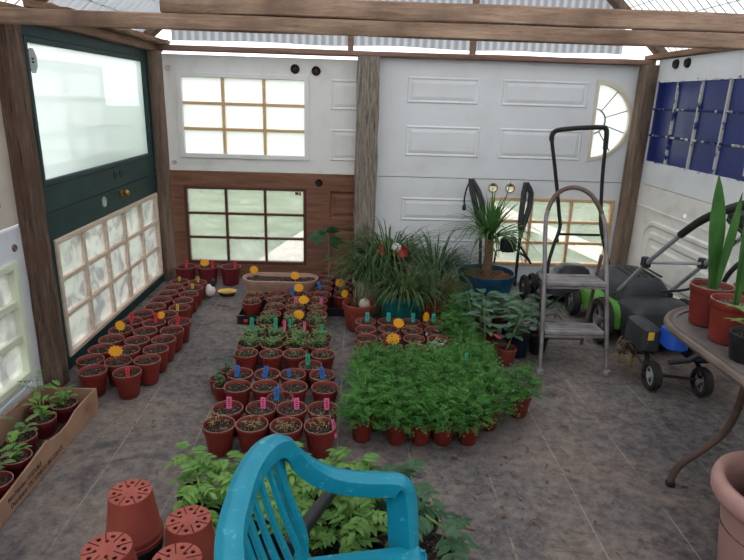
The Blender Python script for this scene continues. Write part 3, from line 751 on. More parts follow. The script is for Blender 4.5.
MB().lathe([(.05,-.012),(.056,-.002),(.05,.0)], 18, squash=.7).build('dark_foot', blackpl, t)

# beige trough under the brown door
t = thing('trough_planter', 'beige oblong trough of soil standing under the clear panes', 'planter', (-.505,3.87,0))
def oblong(L, W, r, n=8):
    pts = []
    for cx_, cy_, a0 in ((L/2-r,W/2-r,0),(-L/2+r,W/2-r,90),(-L/2+r,-W/2+r,180),(L/2-r,-W/2+r,270)):
        for k in range(n): a = radians(a0+90*k/(n-1)); pts.append((cx_+r*cos(a), cy_+r*sin(a)))
    return pts
def loft(mb, loops, cap=True):
    n = len(loops[0]); o = len(mb.v)
    for l in loops: mb.v += [tuple(p) for p in l]
    for k in range(len(loops)-1):
        for i in range(n): mb.f.append((o+k*n+i, o+k*n+(i+1)%n, o+(k+1)*n+(i+1)%n, o+(k+1)*n+i))
    if cap: mb.f.append(tuple(o+i for i in range(n-1,-1,-1)))
    return mb
ob = lambda L, W, r, z: [(x, y, z) for x, y in oblong(L, W, r)]
loft(MB(), [ob(.46,.17,.08,0),ob(.49,.195,.09,.10),ob(.515,.22,.105,.125),ob(.52,.225,.108,.15),ob(.50,.205,.098,.152),ob(.48,.185,.09,.12),ob(.45,.16,.075,.02)]).build('container', beigetub, t, smooth=True)
mb = MB(); pts = oblong(.485,.19,.092); mb.v.append((0,0,.128))
for q in (.35,.7,1): mb.v += [(x*q,y*q,.128+.012*noise.noise(V((x*q*30,y*q*30,2)))) for x,y in pts]
n = len(pts)
for i in range(n): mb.f.append((0,1+i,1+(i+1)%n))
for k in range(2):
    for i in range(n): mb.f.append((1+k*n+i,1+(k+1)*n+i,1+(k+1)*n+(i+1)%n,1+k*n+(i+1)%n))
rng = random.Random(5); mb.chips(130, lambda: (rng.uniform(-.19,.19), rng.uniform(-.07,.07), .13), .007, rng); mb.build('soil', soil_m, t)
for i, x in enumerate((-.16,-.08,0)): MB().box((x-.02-.01*i,-.109,.062),(x+.025,-.1075,.072)).build('worn_print', ink, t)
plant_tag('blue', -.43, 3.90, 'blue tag standing in the beige trough', T, z=.14)
plant_tag('blue', -.40, 3.64, 'blue tag just in front of the beige trough', T, z=.12)
sun_stake(-.70, 3.91, 'yellow flower stake at the trough end nearest the dish', z=.14, rz=-.3)
sun_stake(-.40, 3.83, 'yellow flower stake in the middle of the trough', z=.13, rz=.2)

# --- centre block of pots, row by row from the chair
G = 'soil pots in the centre block'
def row(xs, y, desc, group, sprout=None, s=1.0, jit=.006, **kw):
    for i, x in enumerate(xs):
        nursery_pot(x+random.uniform(-jit,jit), y+random.uniform(-jit,jit), desc % ORD[i], group, sprout, s=s, **kw)
nursery_pot(-.27, 1.895, 'lone terracotta soil pot half hidden behind the teal chair back', G, seed=11)
row((-.51,-.38,-.25,-.115), 2.015, 'terracotta soil pot, row nearest the teal chair, %s along', G, spr_sparse, 1.06)
row((-.50,-.365,-.24,-.11), 2.145, 'terracotta soil pot, row with four pink tags, %s along', G, None, 1.04)
nursery_pot(-.305, 2.245, 'odd terracotta soil pot with a blue tag between two rows', G, seed=5, s=.96)
row((-.51,-.38,-.25,-.12), 2.345, 'terracotta soil pot, untagged row behind the pink tags, %s along', G, None, 1.0)
row((-.52,-.395,-.27,-.14), 2.465, 'terracotta soil pot, row with four blue tags, %s along', G, None, 1.0)
for i, x in enumerate((-.505,-.365,-.225,-.10)): plant_tag('pink', x, 2.16, 'pink tag in the %s pot of the pink-tag row' % ORD[i], T, rz=random.uniform(-.3,.3), s=1.15)
plant_tag('pink', -.062, 2.0, 'slim pink tag turned edge-on in the front row', T, rz=1.1, s=1.1)
plant_tag('pink', -.27, 1.89, 'pink tag just behind the chair back', T, s=1.0)
plant_tag('blue', -.32, 2.25, 'blue tag in the odd pot between rows', T, s=1.15)
for i, x in enumerate((-.53,-.40,-.29,-.135)): plant_tag('blue', x, 2.455, 'blue tag in the %s pot of the blue-tag row' % ORD[i], T, rz=random.uniform(-.3,.3), tilt=random.uniform(-.15,.15), s=1.15 if i != 2 else .8)
# three small pots tucked at the edge
smallp = pot_mesh(.036,.026,.07, terracotta); smallr = rim_mesh(.0355,.07, rimmat,.002); smalls = soil_mesh(.031,.06,3,chips=10); smallk = sprout_mesh(77, 7, .045, dark_m, r=.02, leaf=.018, pairs=2, z=.058)
for i, (x, y) in enumerate(((-.635,2.50),(-.61,2.585),(-.60,2.43))):
    t = thing('small_pot', ('small terracotta seedling pot at the outer edge of the blue-tag row','dark-leaved small seedling pot behind its two neighbours','small seedling pot touching the first blue-tagged pot')[i], 'pot', (x,y,0), i, 'small pots beside the centre block')
    obj('container', smallp, t); obj('rim', smallr, t); obj('soil', smalls, t); obj('seedlings', smallk, t)
plant_tag('green', -.57, 2.47, 'short green tag among the small edge pots', T, z=.08, s=.7)
nursery_pot(-.2, 2.58, 'odd terracotta soil pot with a green tag before the leafy seedlings', G, seed=6, s=.94)
plant_tag('green', -.215, 2.60, 'green tag in the odd pot before the leafy seedlings', T, s=1.1)
G2 = 'leafy seedling pots in the centre block'
row((-.53,-.41,-.29,-.15), 2.69, 'terracotta pot with leafy seedlings behind it, front seedling row, %s along', G2, spr_small)
row((-.54,-.42,-.30,-.17), 2.81, 'terracotta pot of leafy seedlings, middle seedling row, %s along', G2, spr_mid)
row((-.53,-.415,-.30,-.175), 2.93, 'terracotta pot of leafy seedlings, rear seedling row, %s along', G2, spr_mid)
for i, (x, y) in enumerate(((-.55,2.97),(-.42,2.97),(-.345,2.99),(-.165,2.93))): plant_tag('green', x, y, ('green tag at the outer end of the rear seedling row','tall green tag in the rear seedling row','green tag beside a pink one in the rear seedlings','green tag in the last pot of the rear seedlings')[i], T, z=.15, s=1.1 if i < 2 else .75)
for i, x in enumerate((-.375,-.265)): plant_tag('pink', x, 3.0, 'pink tag behind the rear seedling row, %s of two' % ORD[i], T, z=.135, s=.8)
G3 = 'sparse seedling pots behind the centre block'
for r, y in enumerate((3.125,3.25,3.375)):
    row((-.485,-.35,-.215), y, 'terracotta pot of sparse pale seedlings, '+('near','middle','far')[r]+' row, %s along', G3, spr_sparse if r else spr_mid)
sun_stake(-.315, 3.14, 'yellow flower stake nearest the leafy seedlings', rz=-.3)
sun_stake(-.305, 3.40, 'yellow flower stake beside a pink tag in the sparse seedlings', rz=.1)
plant_tag('pink', -.36, 3.45, 'pink tag between the sparse seedlings and the trough', T)
plant_tag('pink', -.20, 3.44, 'pink tag in the far row of sparse seedlings', T)
row((-.49,-.355,-.225), 3.63, 'terracotta soil pot touching the front of the beige trough, %s along', G3)
row((-.49,-.355,-.225), 3.505, 'terracotta pot of sparse seedlings in front of the beige trough, %s along', G3, spr_sparse)
sun_stake(-.36, 3.64, 'yellow flower stake standing just in front of the trough', rz=0)

# black trays of pots
def tray(x0, y0, L, W, label):
    t = thing('seed_tray', label, 'tray', (x0, y0, 0))
    mb = MB(); a, b2, h, k = L/2, W/2, .05, .006
    mb.box((-a,-b2,0),(a,b2,.004)); mb.box((-a,-b2,.004),(-a+k,b2,h)); mb.box((a-k,-b2,.004),(a,b2,h)); mb.box((-a+k,-b2,.004),(a-k,-b2+k,h)); mb.box((-a+k,b2-k,.004),(a-k,b2,h))
    mb.build('tray', blackpl, t)
    rm = MB(); rm.box((-a-.006,-b2-.006,h),(a+.006,-b2+k,h+.005)); rm.box((-a-.006,b2-k,h),(a+.006,b2+.006,h+.005)); rm.box((-a-.006,-b2+k,h),(-a+k,b2-k,h+.005)); rm.box((a-k,-b2+k,h),(a+.006,b2-k,h+.005)); rm.build('tray_rim', blackpl, t)
    return t
tray(-.635, 3.515, .15, .30, 'black tray of two pots beside the sparse seedlings')
for i, y in enumerate((3.445,3.575)): nursery_pot(-.635, y, 'terracotta pot of sparse seedlings in the small black tray, '+('front','rear')[i], 'pots in the small black tray', spr_sparse, s=1.0, z=.005)
MB_ = tag(MB().cbox((-.67,3.358,.012),(-.645,3.363,.032)).build('red_label', tagm['red']), 'small red label on the front of the black tray', 'label')
tray(-.135, 3.79, .27, .52, 'long black tray of pots beside the grey timber post')
for i, (x, y) in enumerate(((-.20,3.61),(-.07,3.61),(-.20,3.735),(-.07,3.735),(-.20,3.86),(-.07,3.86),(-.20,3.985),(-.07,3.985))):
    nursery_pot(x, y, 'terracotta soil pot in the long black tray, %s row, %s' % (ORD[i//2], 'trough side' if i % 2 == 0 else 'post side'), 'pots in the long black tray', s=.98, z=.005)
plant_tag('blue', -.225, 3.76, 'blue tag leaning in the long black tray', T, tilt=-.3, s=1.2)
sun_stake(-.09, 3.72, 'yellow flower stake in the long black tray', z=.12)
sun_stake(-.045, 3.42, 'yellow flower stake beside the bulb pot', z=.15, rz=.8, s=.9)

# --- block of pots in front of the teal tub
G4 = 'soil pots before the teal tub'
for r, y in enumerate((3.16,3.04,2.915,2.795,2.675)):
    for i, x in enumerate((.075,.205,.335,.465)):
        if r == 4 and i == 3: continue
        nursery_pot(x, y+random.uniform(-.008,.008), 'terracotta soil pot before the teal tub, %s row from tub, %s along' % (ORD[r], ORD[i]), G4, spr_small if (r+i) % 3 == 0 else None, s=1.0)
for i, x in enumerate((.085,.21,.355,.475)): plant_tag('teal', x, 3.19, 'turquoise tag before the teal tub, %s along' % ORD[i], T, s=1.15)
plant_tag('teal', .535, 2.47, 'turquoise tag sunk in the ferny green herbs', T, z=.20, s=.8)
sun_stake(.255, 3.04, 'yellow flower stake before the teal tub, near the tags', rz=-.4)
sun_stake(.435, 3.15, 'narrow yellow flower stake beside the last turquoise tag', rz=.9)
sun_stake(.215, 2.80, 'large yellow flower stake closest to the ferny herbs', rz=.1, s=1.1)
# pale dried leaves lying over the inner corner pots
rng = random.Random(9); mb = MB()
for _ in range(60):
    x, y = rng.gauss(.47,.045), rng.gauss(2.83,.075); a = rng.random()*6.28
    mb.blade((x,y,.105+rng.random()*.02), (cos(a),sin(a),.3), rng.uniform(.02,.04), rng.uniform(.01,.018), .8, 3)
tag(mb.build('dried_leaves', LEAF('dry_pale_leaf', (176,166,150), (120,134,108), .2)), 'pale dried leaves lying over pots before the teal tub', 'leaves', kind='stuff')

# ---------------------------------------------------------------- plants
def tuft(seed, n, L, wd, spread, droop, z=0, r=.05):
    rng = random.Random(seed); mb = MB()
    for _ in range(n):
        a = rng.random()*6.28; q = r*sqrt(rng.random()); e = rng.uniform(.3, spread*1.15)
        mb.blade((q*cos(a),q*sin(a),z), (cos(a)*e, sin(a)*e, 1), L*rng.uniform(.55,1.1), wd*rng.uniform(.7,1.2), droop*rng.uniform(.6,1.4), 7, fold=.15)
    return mb
def bigpot(name, label, cat, x, y, rt_, rb, h, mat, soil=None, lip=.04, n=28):
    t = thing(name, label, cat, (x,y,0)); obj('container', pot_mesh(rt_, rb, h, mat, lip, n, wall=.007), t)
    obj('soil', soil_mesh(rt_-.01, h-.03, 2, soil, .01, 60, chipsize=.009), t); return t
# terracotta pot with a bulb
t = bigpot('potted_bulb', 'orange terracotta pot holding a pale bulb beside the teal tub', 'potted plant', .035, 3.345, .10, .075, .165, terracotta_old)
MB().lathe([(.02,-.03),(.032,-.01),(.036,.01),(.03,.03),(.014,.045),(.004,.052)], 14, (.035,-.02,.15)).build('bulb', palepot, t, smooth='all')
for k in range(4): MB().blade((-.02+.012*k,.01,.14), (.1*(k-1.5),-.1,1), .12+.02*k, .02, .5, 6).build('leaf', grass_m if k % 2 else straw_m, t)
# pale pot behind with straw-like plant
t = bigpot('potted_spider_plant', 'pale pot of arching strap leaves against the grey post', 'potted plant', .10, 3.62, .105, .075, .23, palepot)
tuft(3, 200, .42, .009, .9, 3.2, .2, .06).build('foliage', grass_m, t); tuft(13, 30, .3, .007, .9, 2.2, .2, .07).build('dry_leaves', straw_m, t)
# teal tub
t = bigpot('potted_strap_plant', 'round teal tub overflowing with arching strap leaves', 'potted plant', .305, 3.42, .145, .115, .215, tealpot, lip=.055)
tuft(4, 340, .30, .009, 1.1, 3.0, .19, .10).build('foliage', grass_m, t); tuft(14, 40, .3, .006, 1.1, 2.4, .19, .1).build('dry_leaves', straw_m, t)
# tall tub behind carrying more leaves and a red and white flower
t = bigpot('potted_amaryllis', 'tall leafy pot with a red and white flower against the white door', 'potted plant', .24, 3.86, .12, .09, .25, terracotta_old)
tuft(5, 320, .56, .010, .9, 3.6, .23, .08).build('foliage', grass_m, t)
fl_ = MB()
for k in range(9):
    a = k*2*pi/9; fl_.blade((0,0,0), (cos(a), -.35, sin(a)*.9), .06, .028, .3, 4, side=(-sin(a),0,cos(a)))
fo = fl_.build('flower', redleaf, t, loc=(.07,-.16,.40)); MB().lathe([(.02,-.02),(.032,0),(.03,.02),(.01,.035)], 12, (-.035,-.01,.02)).build('white_bloom', whitepl, fo, smooth='all')
MB().blade((-.06,-.16,.44), (-.1,-.2,-1), .08, .03, .2, 4).build('petal', redleaf, t)
# straw-coloured clump in a terracotta pot
t = bigpot('potted_grass', 'orange terracotta pot of straggly dry grass between the two tubs', 'potted plant', .52, 3.50, .105, .08, .16, terracotta_old)
tuft(6, 240, .36, .007, 1.0, 3.4, .14, .08).build('foliage', grass_m, t); tuft(7, 150, .24, .006, 1.2, 2.6, .14, .09).build('dry_leaves', straw_m, t)
t = bigpot('potted_grass', 'grey-green arching grass pot close to the white door', 'potted plant', .58, 3.93, .11, .085, .17, terracotta_old)
tuft(8, 280, .50, .008, 1.0, 3.6, .15, .08).build('foliage', dark_m, t)
# yucca in the blue pot
t = bigpot('potted_yucca', 'yucca with bare trunk in a wide blue pot before tan-barred panes', 'potted plant', .925, 3.87, .195, .15, .225, bluepot, bark_soil, .05, 32)
rng = random.Random(8); mb = MB(); mb.chips(160, lambda: ((lambda a, q: (q*cos(a), q*sin(a), .197))(rng.random()*6.28, .17*sqrt(rng.random()))), .018, rng); tag(mb.build('bark_chips', bark_soil, t), kind='stuff')
MB().tube([(0,0,.17),(.0,0,.24),(.006,0,.34),(.0,0,.45),(.0,.0,.50)], [.045,.036,.03,.032,.02], 12).build('trunk', bark_m, t, smooth='all')
rng = random.Random(21); up_ = MB(); dn = MB()
for k in range(58):
    a = rng.random()*6.28; e = rng.uniform(.1,.8)
    up_.blade((.01*cos(a),.01*sin(a),.47), (cos(a)*e,sin(a)*e,1), rng.uniform(.18,.36), .017, rng.uniform(.4,1.8), 7, fold=.3)
for k in range(52):
    a = rng.random()*6.28; e = rng.uniform(.7,1.5)
    dn.blade((.015*cos(a),.015*sin(a),.45), (cos(a)*e,sin(a)*e,.8), rng.uniform(.32,.50), .016, rng.uniform(1.6,2.8), 9, fold=.3)
up_.build('leaf_crown', bright_m, t); dn.build('hanging_leaves', grass_m, t)
for k in range(4): MB().blade((.03*cos(k*1.7),.03*sin(k*1.7)-.01,.42), (cos(k*1.7),sin(k*1.7)-.3,-.8), .12, .014, .2, 4).build('dead_leaf', straw_m, t)
MB().tube(spline([(.02,0,.48),(.06,.0,.62),(.115,.02,.86)],5), [.004]*5+[.0035]*5+[.001], 6).build('flower_stalk', straw_m, t)
# leafy vine by the brown door
t = thing('vine_seedling', 'thin young plant with broad leaves against the brown door', 'plant', (-.18,4.17,0))
MB().tube(spline([(0,-.13,.12),(.0,-.04,.22),(-.01,.0,.33),(-.02,.02,.42)],5), .004, 6).build('stem', bark_m, t)
for (x, z, dx, dz, L) in ((-.02,.42,.9,.15,.10),(-.02,.41,-.6,.25,.07),(-.03,.40,-1,-.2,.15),(0,.36,1,-.1,.12),(.0,.34,.8,-.5,.09),(-.005,.26,-.3,-.8,.07),(-.03,.4,-.7,-.6,.12),(-.02,.41,.4,.3,.11)):
    MB().blade((x,-.01,z), (dx,-.25,dz), L, L*.55, .5, 5, side=(-dz,-.3,dx), fold=.15).build('leaf', dark_m, t)
t = thing('vine_pot', 'dark soil pot holding the vine seedling by the grey post', 'pot', (-.18,4.10,0)); obj('container', potm, t); obj('soil', soils[1], t)

# ferny herb block
def herb_mesh(seed, n, r, h, z, leaf=.014):
    rng = random.Random(seed); mb = MB()
    for _ in range(n):
        a = rng.random()*6.28; q = sqrt(rng.random()); x, y = r*q*cos(a), r*q*sin(a); hh = z+h*(1-.55*q*q)*rng.uniform(.45,1.08)
        # one ferny frond tip: pairs of small leaflets along a short rib
        d = V((cos(a)*q*.9+rng.gauss(0,.3), sin(a)*q*.9+rng.gauss(0,.3), rng.uniform(-.15,.65))).normalized()
        sd = d.cross(V((rng.gauss(0,.3),rng.gauss(0,.3),1))); sd.normalize(); p = V((x,y,hh))
        for k in range(4):
            c = p + d*(leaf*.75*k); l = leaf*(1-.18*k)
            for s_ in (-1, 1):
                tip = c + sd*(s_*l) + d*(l*.5); nn = sd.cross(d)*(l*.25)
                mb.add([c, c+sd*(s_*l*.5)-d*(l*.18)+nn, tip, c+sd*(s_*l*.4)+d*(l*.5)], [(0,1,2,3)])
        e = p + d*(leaf*3)
        mb.add([e, e+sd*leaf*.3+d*leaf*.4, e+d*leaf*.9, e-sd*leaf*.3+d*leaf*.4], [(0,1,2,3)])
    for _ in range(14):
        a = rng.random()*6.28; q = rng.random()*r*.5
        mb.tube([(q*.4*cos(a),q*.4*sin(a),z),(q*cos(a),q*sin(a),z+h*.5)], .0012, 4, cap=False)
    return mb.mesh('foliage', herb_m)
herbs = [herb_mesh(90+i, 210, .084, .165, .06, .0145) for i in range(4)]
hp = pot_mesh(.05,.036,.095, terracotta); hr = rim_mesh(.0495,.095, rimmat,.002); hs_ = soil_mesh(.044,.08,5,chips=10)
def herb_pot(x, y, label, s=1.0, fs=1.0, group='ferny herb pots'):
    t = thing('herb_pot', label, 'potted plant', (x,y,0), random.random()*6, group); t.scale = (s,s,s)
    obj('container', hp, t); obj('rim', hr, t); obj('soil', hs_, t); o = obj('foliage', random.choice(herbs), t); o.scale = (fs,fs,fs); o.location.z = .085*(1-fs)
HX = (.085,.187,.285,.385,.485)
for r, y in enumerate((2.10,2.21,2.32,2.43,2.54)):
    for i, x in enumerate(HX):
        dy = .06 if (i == 0 and r == 0) else 0
        herb_pot(x-(.045 if dy else 0)+random.uniform(-.008,.008), y+dy*.3+random.uniform(-.006,.006), 'terracotta pot of ferny green herb, %s row from the chair, %s along' % (ORD[r], ORD[i]))
herb_pot(.595, 2.22, 'ferny herb pot standing forward at the aisle corner of the herbs', 1.1)
herb_pot(.585, 2.345, 'ferny herb pot behind the aisle corner pot', 1.05)
herb_pot(.59, 2.47, 'ferny herb pot third back along the aisle edge', 1.05)
herb_pot(.757, 2.33, 'single ferny herb pot standing apart towards the ladder', 1.12, .85)
herb_pot(.575, 3.0, 'dense fine-leaved herb pot beside the dried leaves', 1.2, .8, 'herb pots behind the ferny block')
herb_pot(.60, 2.80, 'low fine-leaved herb pot beside the pale dried leaves', 1.1, .8, 'herb pots behind the ferny block')
herb_pot(.62, 3.22, 'tall fine-leaved herb pot below the straggly grass', 1.2, .85, 'herb pots behind the ferny block')
herb_pot(.635, 2.63, 'fine-leaved herb pot between the leafy plants and ferny block', 1.1, .8, 'herb pots behind the ferny block')
bp = pot_mesh(.085,.065,.12, terracotta_old, .03)
for i, (x, y) in enumerate(((.545,3.235),(.535,2.93))):
    t = thing('shallow_pot', ('shallow orange pot at the grassy end of the soil pots','shallow orange pot beside the dried leaves')[i], 'pot', (x+.02,y+.13*(i==0),0), 0, 'shallow orange pots'); t.scale = (.75,.75,.75)
    obj('container', bp, t); obj('soil', soil_mesh(.078,.1,6), t)

# broad-leaved plants with each leaf a part
def leafy(name, label, x, y, h, nl, L, wd, mat, pot='terracotta', seed=0, pr_=.055, ph=.10, spread=.5, droop=1.0, rz=None):
    nl = int(nl*1.9); rng = random.Random(seed); t = thing(name, label, 'potted plant', (x,y,0), rng.random()*6 if rz is None else rz)
    pm = {'terracotta': terracotta, 'black': blackpl, 'navy': navypl, 'brown': terracotta_old}[pot]
    obj('container', pot_mesh(pr_, pr_*.75, ph, pm), t); obj('soil', soil_mesh(pr_-.006, ph-.015, seed % 5), t)
    lean = (rng.gauss(0,.04), rng.gauss(0,.04)); st = [(0,0,ph-.02),(lean[0]*.4,lean[1]*.4,ph+h*.4),(lean[0],lean[1],ph+h)]
    MB().tube(spline(st,4), .0035, 6).build('stem', stem_m, t)
    for k in range(nl):
        u_ = .25+.75*k/max(1,nl-1); a = k*2.4+rng.gauss(0,.3); z = ph+h*u_; bx, by = lean[0]*u_, lean[1]*u_
        e = spread*(1.3-u_*.8); l = L*rng.uniform(.65,1.0); wd_ = wd*.85
        mb = MB(); p = V((bx,by,z)); d = V((cos(a),sin(a),.35)).normalized(); q = p + d*(l*.35)
        mb.tube([p, q], .0018, 4); mb.blade(q, (cos(a),sin(a),.25), l, wd_*rng.uniform(.8,1.1), droop*rng.uniform(.6,1.3), 6, fold=.18, wmid=.42, tip=1.9)
        mb.build('leaf', mat, t)
    return t
leafy('leafy_plant', 'grey-green leafy plant nearest the ladder in a brown pot', .83, 2.86, .19, 11, .10, .05, blue_m, 'brown', 1)
leafy('leafy_plant', 'broad-leaved leafy plant in a navy pot behind another', .92, 2.98, .16, 12, .10, .048, blue_m, 'navy', 2, .075, .15)
leafy('leafy_plant', 'drooping dark-leaved leafy plant beside the ladder foot', 1.05, 3.02, .22, 10, .11, .045, dark_m, 'black', 3, .06, .11, .5, 2.0)
leafy('leafy_plant', 'leafy plant with pale leaves above the herb pots', .72, 2.88, .20, 10, .095, .05, blue_m, 'terracotta', 4)
leafy('leafy_plant', 'bluish leafy plant below the wide blue pot', .80, 3.16, .17, 12, .11, .07, blue_m, 'terracotta', 5)
leafy('leafy_plant', 'bluish leafy plant with broad leaves nearest the blue pot', .94, 3.22, .17, 12, .11, .075, blue_m, 'black', 6)
leafy('leafy_plant', 'narrow-leaved leafy plant between the bluish leaves and herbs', .70, 3.08, .21, 11, .09, .04, dark_m, 'terracotta', 7)
leafy('leafy_plant', 'small dark leafy plant at the foot of the blue pot', .78, 3.36, .07, 12, .07, .03, dark_m, 'terracotta', 8)
leafy('leafy_plant', 'bushy dark plant beside the straggly grass pot', .67, 3.42, .10, 14, .07, .026, dark_m, 'terracotta', 9)
leafy('leafy_plant', 'slim-leaved plant behind the bluish leaves by the blue pot', .92, 3.44, .06, 12, .07, .03, dark_m, 'terracotta', 10)
o = MB().blade((.735,2.79,.20), (.5,-.3,-.2), .05, .03, .3, 4).build('red_leaf', redleaf); tag(o, 'single fallen red leaf caught on the leafy plants', 'leaf')

# tomato seedlings around the chair
def tomato(label, x, y, h, seed, n=8, L=.075, pr_=.06, ph=.11, mat=None):
    rng = random.Random(seed); t = thing('tomato_plant', label, 'potted plant', (x,y,0), 0, 'tomato seedlings behind the chair')
    obj('container', pot_mesh(pr_, pr_*.78, ph, blackpl), t); obj('soil', soil_mesh(pr_-.006, ph-.015, seed % 5), t)
    st = [(0,0,ph-.02),(rng.gauss(0,.02),rng.gauss(0,.02),ph+h*.5),(rng.gauss(0,.03),rng.gauss(0,.03),ph+h)]; sp = spline(st,4)
    MB().tube(sp, .003, 6).build('stem', stem_m, t)
    for k in range(n):
        u_ = .2+.8*k/(n-1); a = k*2.4+rng.gauss(0,.4); p = sp[min(len(sp)-1, int(u_*(len(sp)-1)))]; l = L*rng.uniform(.8,1.25)
        mb = MB(); d = V((cos(a),sin(a),.75)).normalized(); q = p.copy(); pts = [q.copy()]
        for j in range(5):
            q = q + d*(l/5); d = (d+V((0,0,-.3))).normalized(); pts.append(q.copy())
        mb.tube(pts, .0014, 4)
        for j in (2,3,4):
            for s_ in (-1,1):
                b3 = a + s_*1.15; mb.blade(pts[j], (cos(b3),sin(b3),-.05), l*.42, l*.21, .9, 4, fold=.2)
        mb.blade(pts[5], (cos(a),sin(a),-.2), l*.5, l*.26, .9, 4, fold=.2)
        mb.build('leaf', mat or tom_m, t)
tom = [(-.50,1.62),(-.38,1.60),(-.44,1.50),(-.31,1.50),(-.27,1.62),(-.15,1.60),(-.20,1.48),(-.08,1.49),(-.03,1.60),(.03,1.47),(-.13,1.37),(.01,1.35),(.06,1.57)]
nm = ['behind the stacked upturned pots, outer','behind the stacked pots, second from the aisle','touching the upturned pots','between upturned pots and chair back','seen past the chair back','behind the chair slats','at the chair slats','under the teal arm, inner','under the teal arm near the soil pots','in the middle under the teal arm','lowest beside the chair slats','lowest under the teal arm','nearest the drooping plants']
for i, (x, y) in enumerate(tom): tomato('leafy tomato seedling '+nm[i], x, y, .12+.04*random.random(), 200+i, 15)
tomato('drooping darker tomato plant beyond the chair arm post', .22, 1.50, .15, 301, 8, .11, mat=dark_m)
tomato('darker tomato plant drooping beside the chair arm post', .25, 1.38, .12, 302, 8, .10, mat=dark_m)
tomato('tomato plant in a black pot framed by the chair arm', .13, 1.44, .11, 303, 8, .09, mat=dark_m)

# ---------------------------------------------------------------- teal armchair
def sweep(path, prof, sides, bs=None):
    """closed profile (a along side, b along normal) swept along a path; sides: one vector per point"""
    mb = MB(); P = [V(p) for p in path]; n = len(prof)
    for i, p in enumerate(P):
        t = (P[min(i+1,len(P)-1)]-P[max(i-1,0)]).normalized(); s = V(sides[i]); s = (s - t*s.dot(t)).normalized(); nn = s.cross(t)
        if i == 0: ref_sign = 1
        for a, b in prof: mb.v.append(tuple(p + s*a + nn*(b*(bs[i] if bs else 1))))
    for i in range(len(P)-1):
        for k in range(n): mb.f.append((i*n+k, i*n+(k+1)%n, (i+1)*n+(k+1)%n, (i+1)*n+k))
    mb.f += [tuple(range(n-1,-1,-1)), tuple((len(P)-1)*n+k for k in range(n))]; mb.fix = True
    return mb
def channel(w, h, t=.006, r=.012):
    """moulded plastic channel: rounded top, flanges hanging down"""
    out = [(-w,-h),(-w,-r),(-w*.93,-r*.4),(-w+r,0),(-w*.4,.003),(w*.4,.003),(w-r,0),(w*.93,-r*.4),(w,-r),(w,-h)]
    inn = [(w-t,-h),(w-t,-r-t*.3),(w-r,-t),(-w+r,-t),(-w+t,-r-t*.3),(-w+t,-h)]
    return out+inn
CY = .90
chair = thing('plastic_chair', 'teal moulded plastic armchair with scuffed arm and slatted back', 'chair', (.008,CY,0))
half = [(-.210,.00,.655),(-.209,.06,.655),(-.201,.12,.654),(-.184,.18,.650),(-.158,.23,.632),(-.133,.270,.580),(-.092,.293,.525),(-.045,.306,.490),(.01,.312,.474),(.07,.316,.469),(.112,.318,.466),(.136,.317,.452),(.150,.312,.420),(.156,.303,.370),(.160,.292,.310),(.162,.288,.285)]
hp_ = spline(half, 4)
full = [V((p.x,-p.y,p.z)) for p in reversed(hp_[1:])] + hp_
sd = []; o_ = V((0,1,0))
for i in range(len(full)):
    tv = full[min(i+1,len(full)-1)]-full[max(i-1,0)]; h = V((tv.x,tv.y,0))
    if h.length > .3*tv.length: o_ = V((-h.y,h.x,0)).normalized()
    sd.append(o_.copy())
sd = list(sd); mid_ = len(full)//2
for i in range(mid_-1, -1, -1):
    tv = full[i+1]-full[max(i-1,0)]; h = V((tv.x,tv.y,0))
    sd[i] = V((-h.y,h.x,0)).normalized() if h.length > .3*tv.length else sd[i+1].copy()
up_sign = 1 if sd[mid_].cross(full[mid_+1]-full[mid_-1]).z > 0 else -1
pr = [(a_, b_*up_sign) for a_, b_ in channel(.027, .042)]
c0, c1 = mid_-18, mid_+18
sweep(full[c0:c1+1], [(a_*.9, b_) for a_, b_ in pr], sd[c0:c1+1]).build('back_rail', chairm, chair, smooth=True)
nb_ = len(full)-c1; bs_ = [1+.5*max(0, min(1, (i-(nb_-22))/8)) for i in range(nb_)]
sweep(full[c1:], pr, sd[c1:], bs_).build('armrest', chairm, chair, smooth=True); sweep(full[:c0+1], pr, sd[:c0+1], bs_[::-1]).build('armrest', chairm, chair, smooth=True)
# slats of the back
for k in range(9):
    y = (k-4)*.052; x_t = -.200+.022*(abs(y)/.2)**2; yb = y*.86
    P_ = spline([(x_t,y,.63),(x_t+.035,y*.97,.50),(x_t+.075,y*.92,.38),(-.118,yb,.285)],4)
    sweep(P_, [(-.0105,-.004),(.0105,-.004),(.0105,.004),(-.0105,.004)], [(0,1,0)]*len(P_)).build('back_slat', chairm, chair)
for sg in (1,-1):
    P_ = spline([(-.17,.222*sg,.61),(-.155,.232*sg,.48),(-.128,.235*sg,.36),(-.115,.235*sg,.285)],4)
    sweep(P_, [(-.016,-.006),(.016,-.006),(.016,.006),(-.016,.006)], [(.3,1*sg,0)]*len(P_)).build('back_side', chairm, chair)
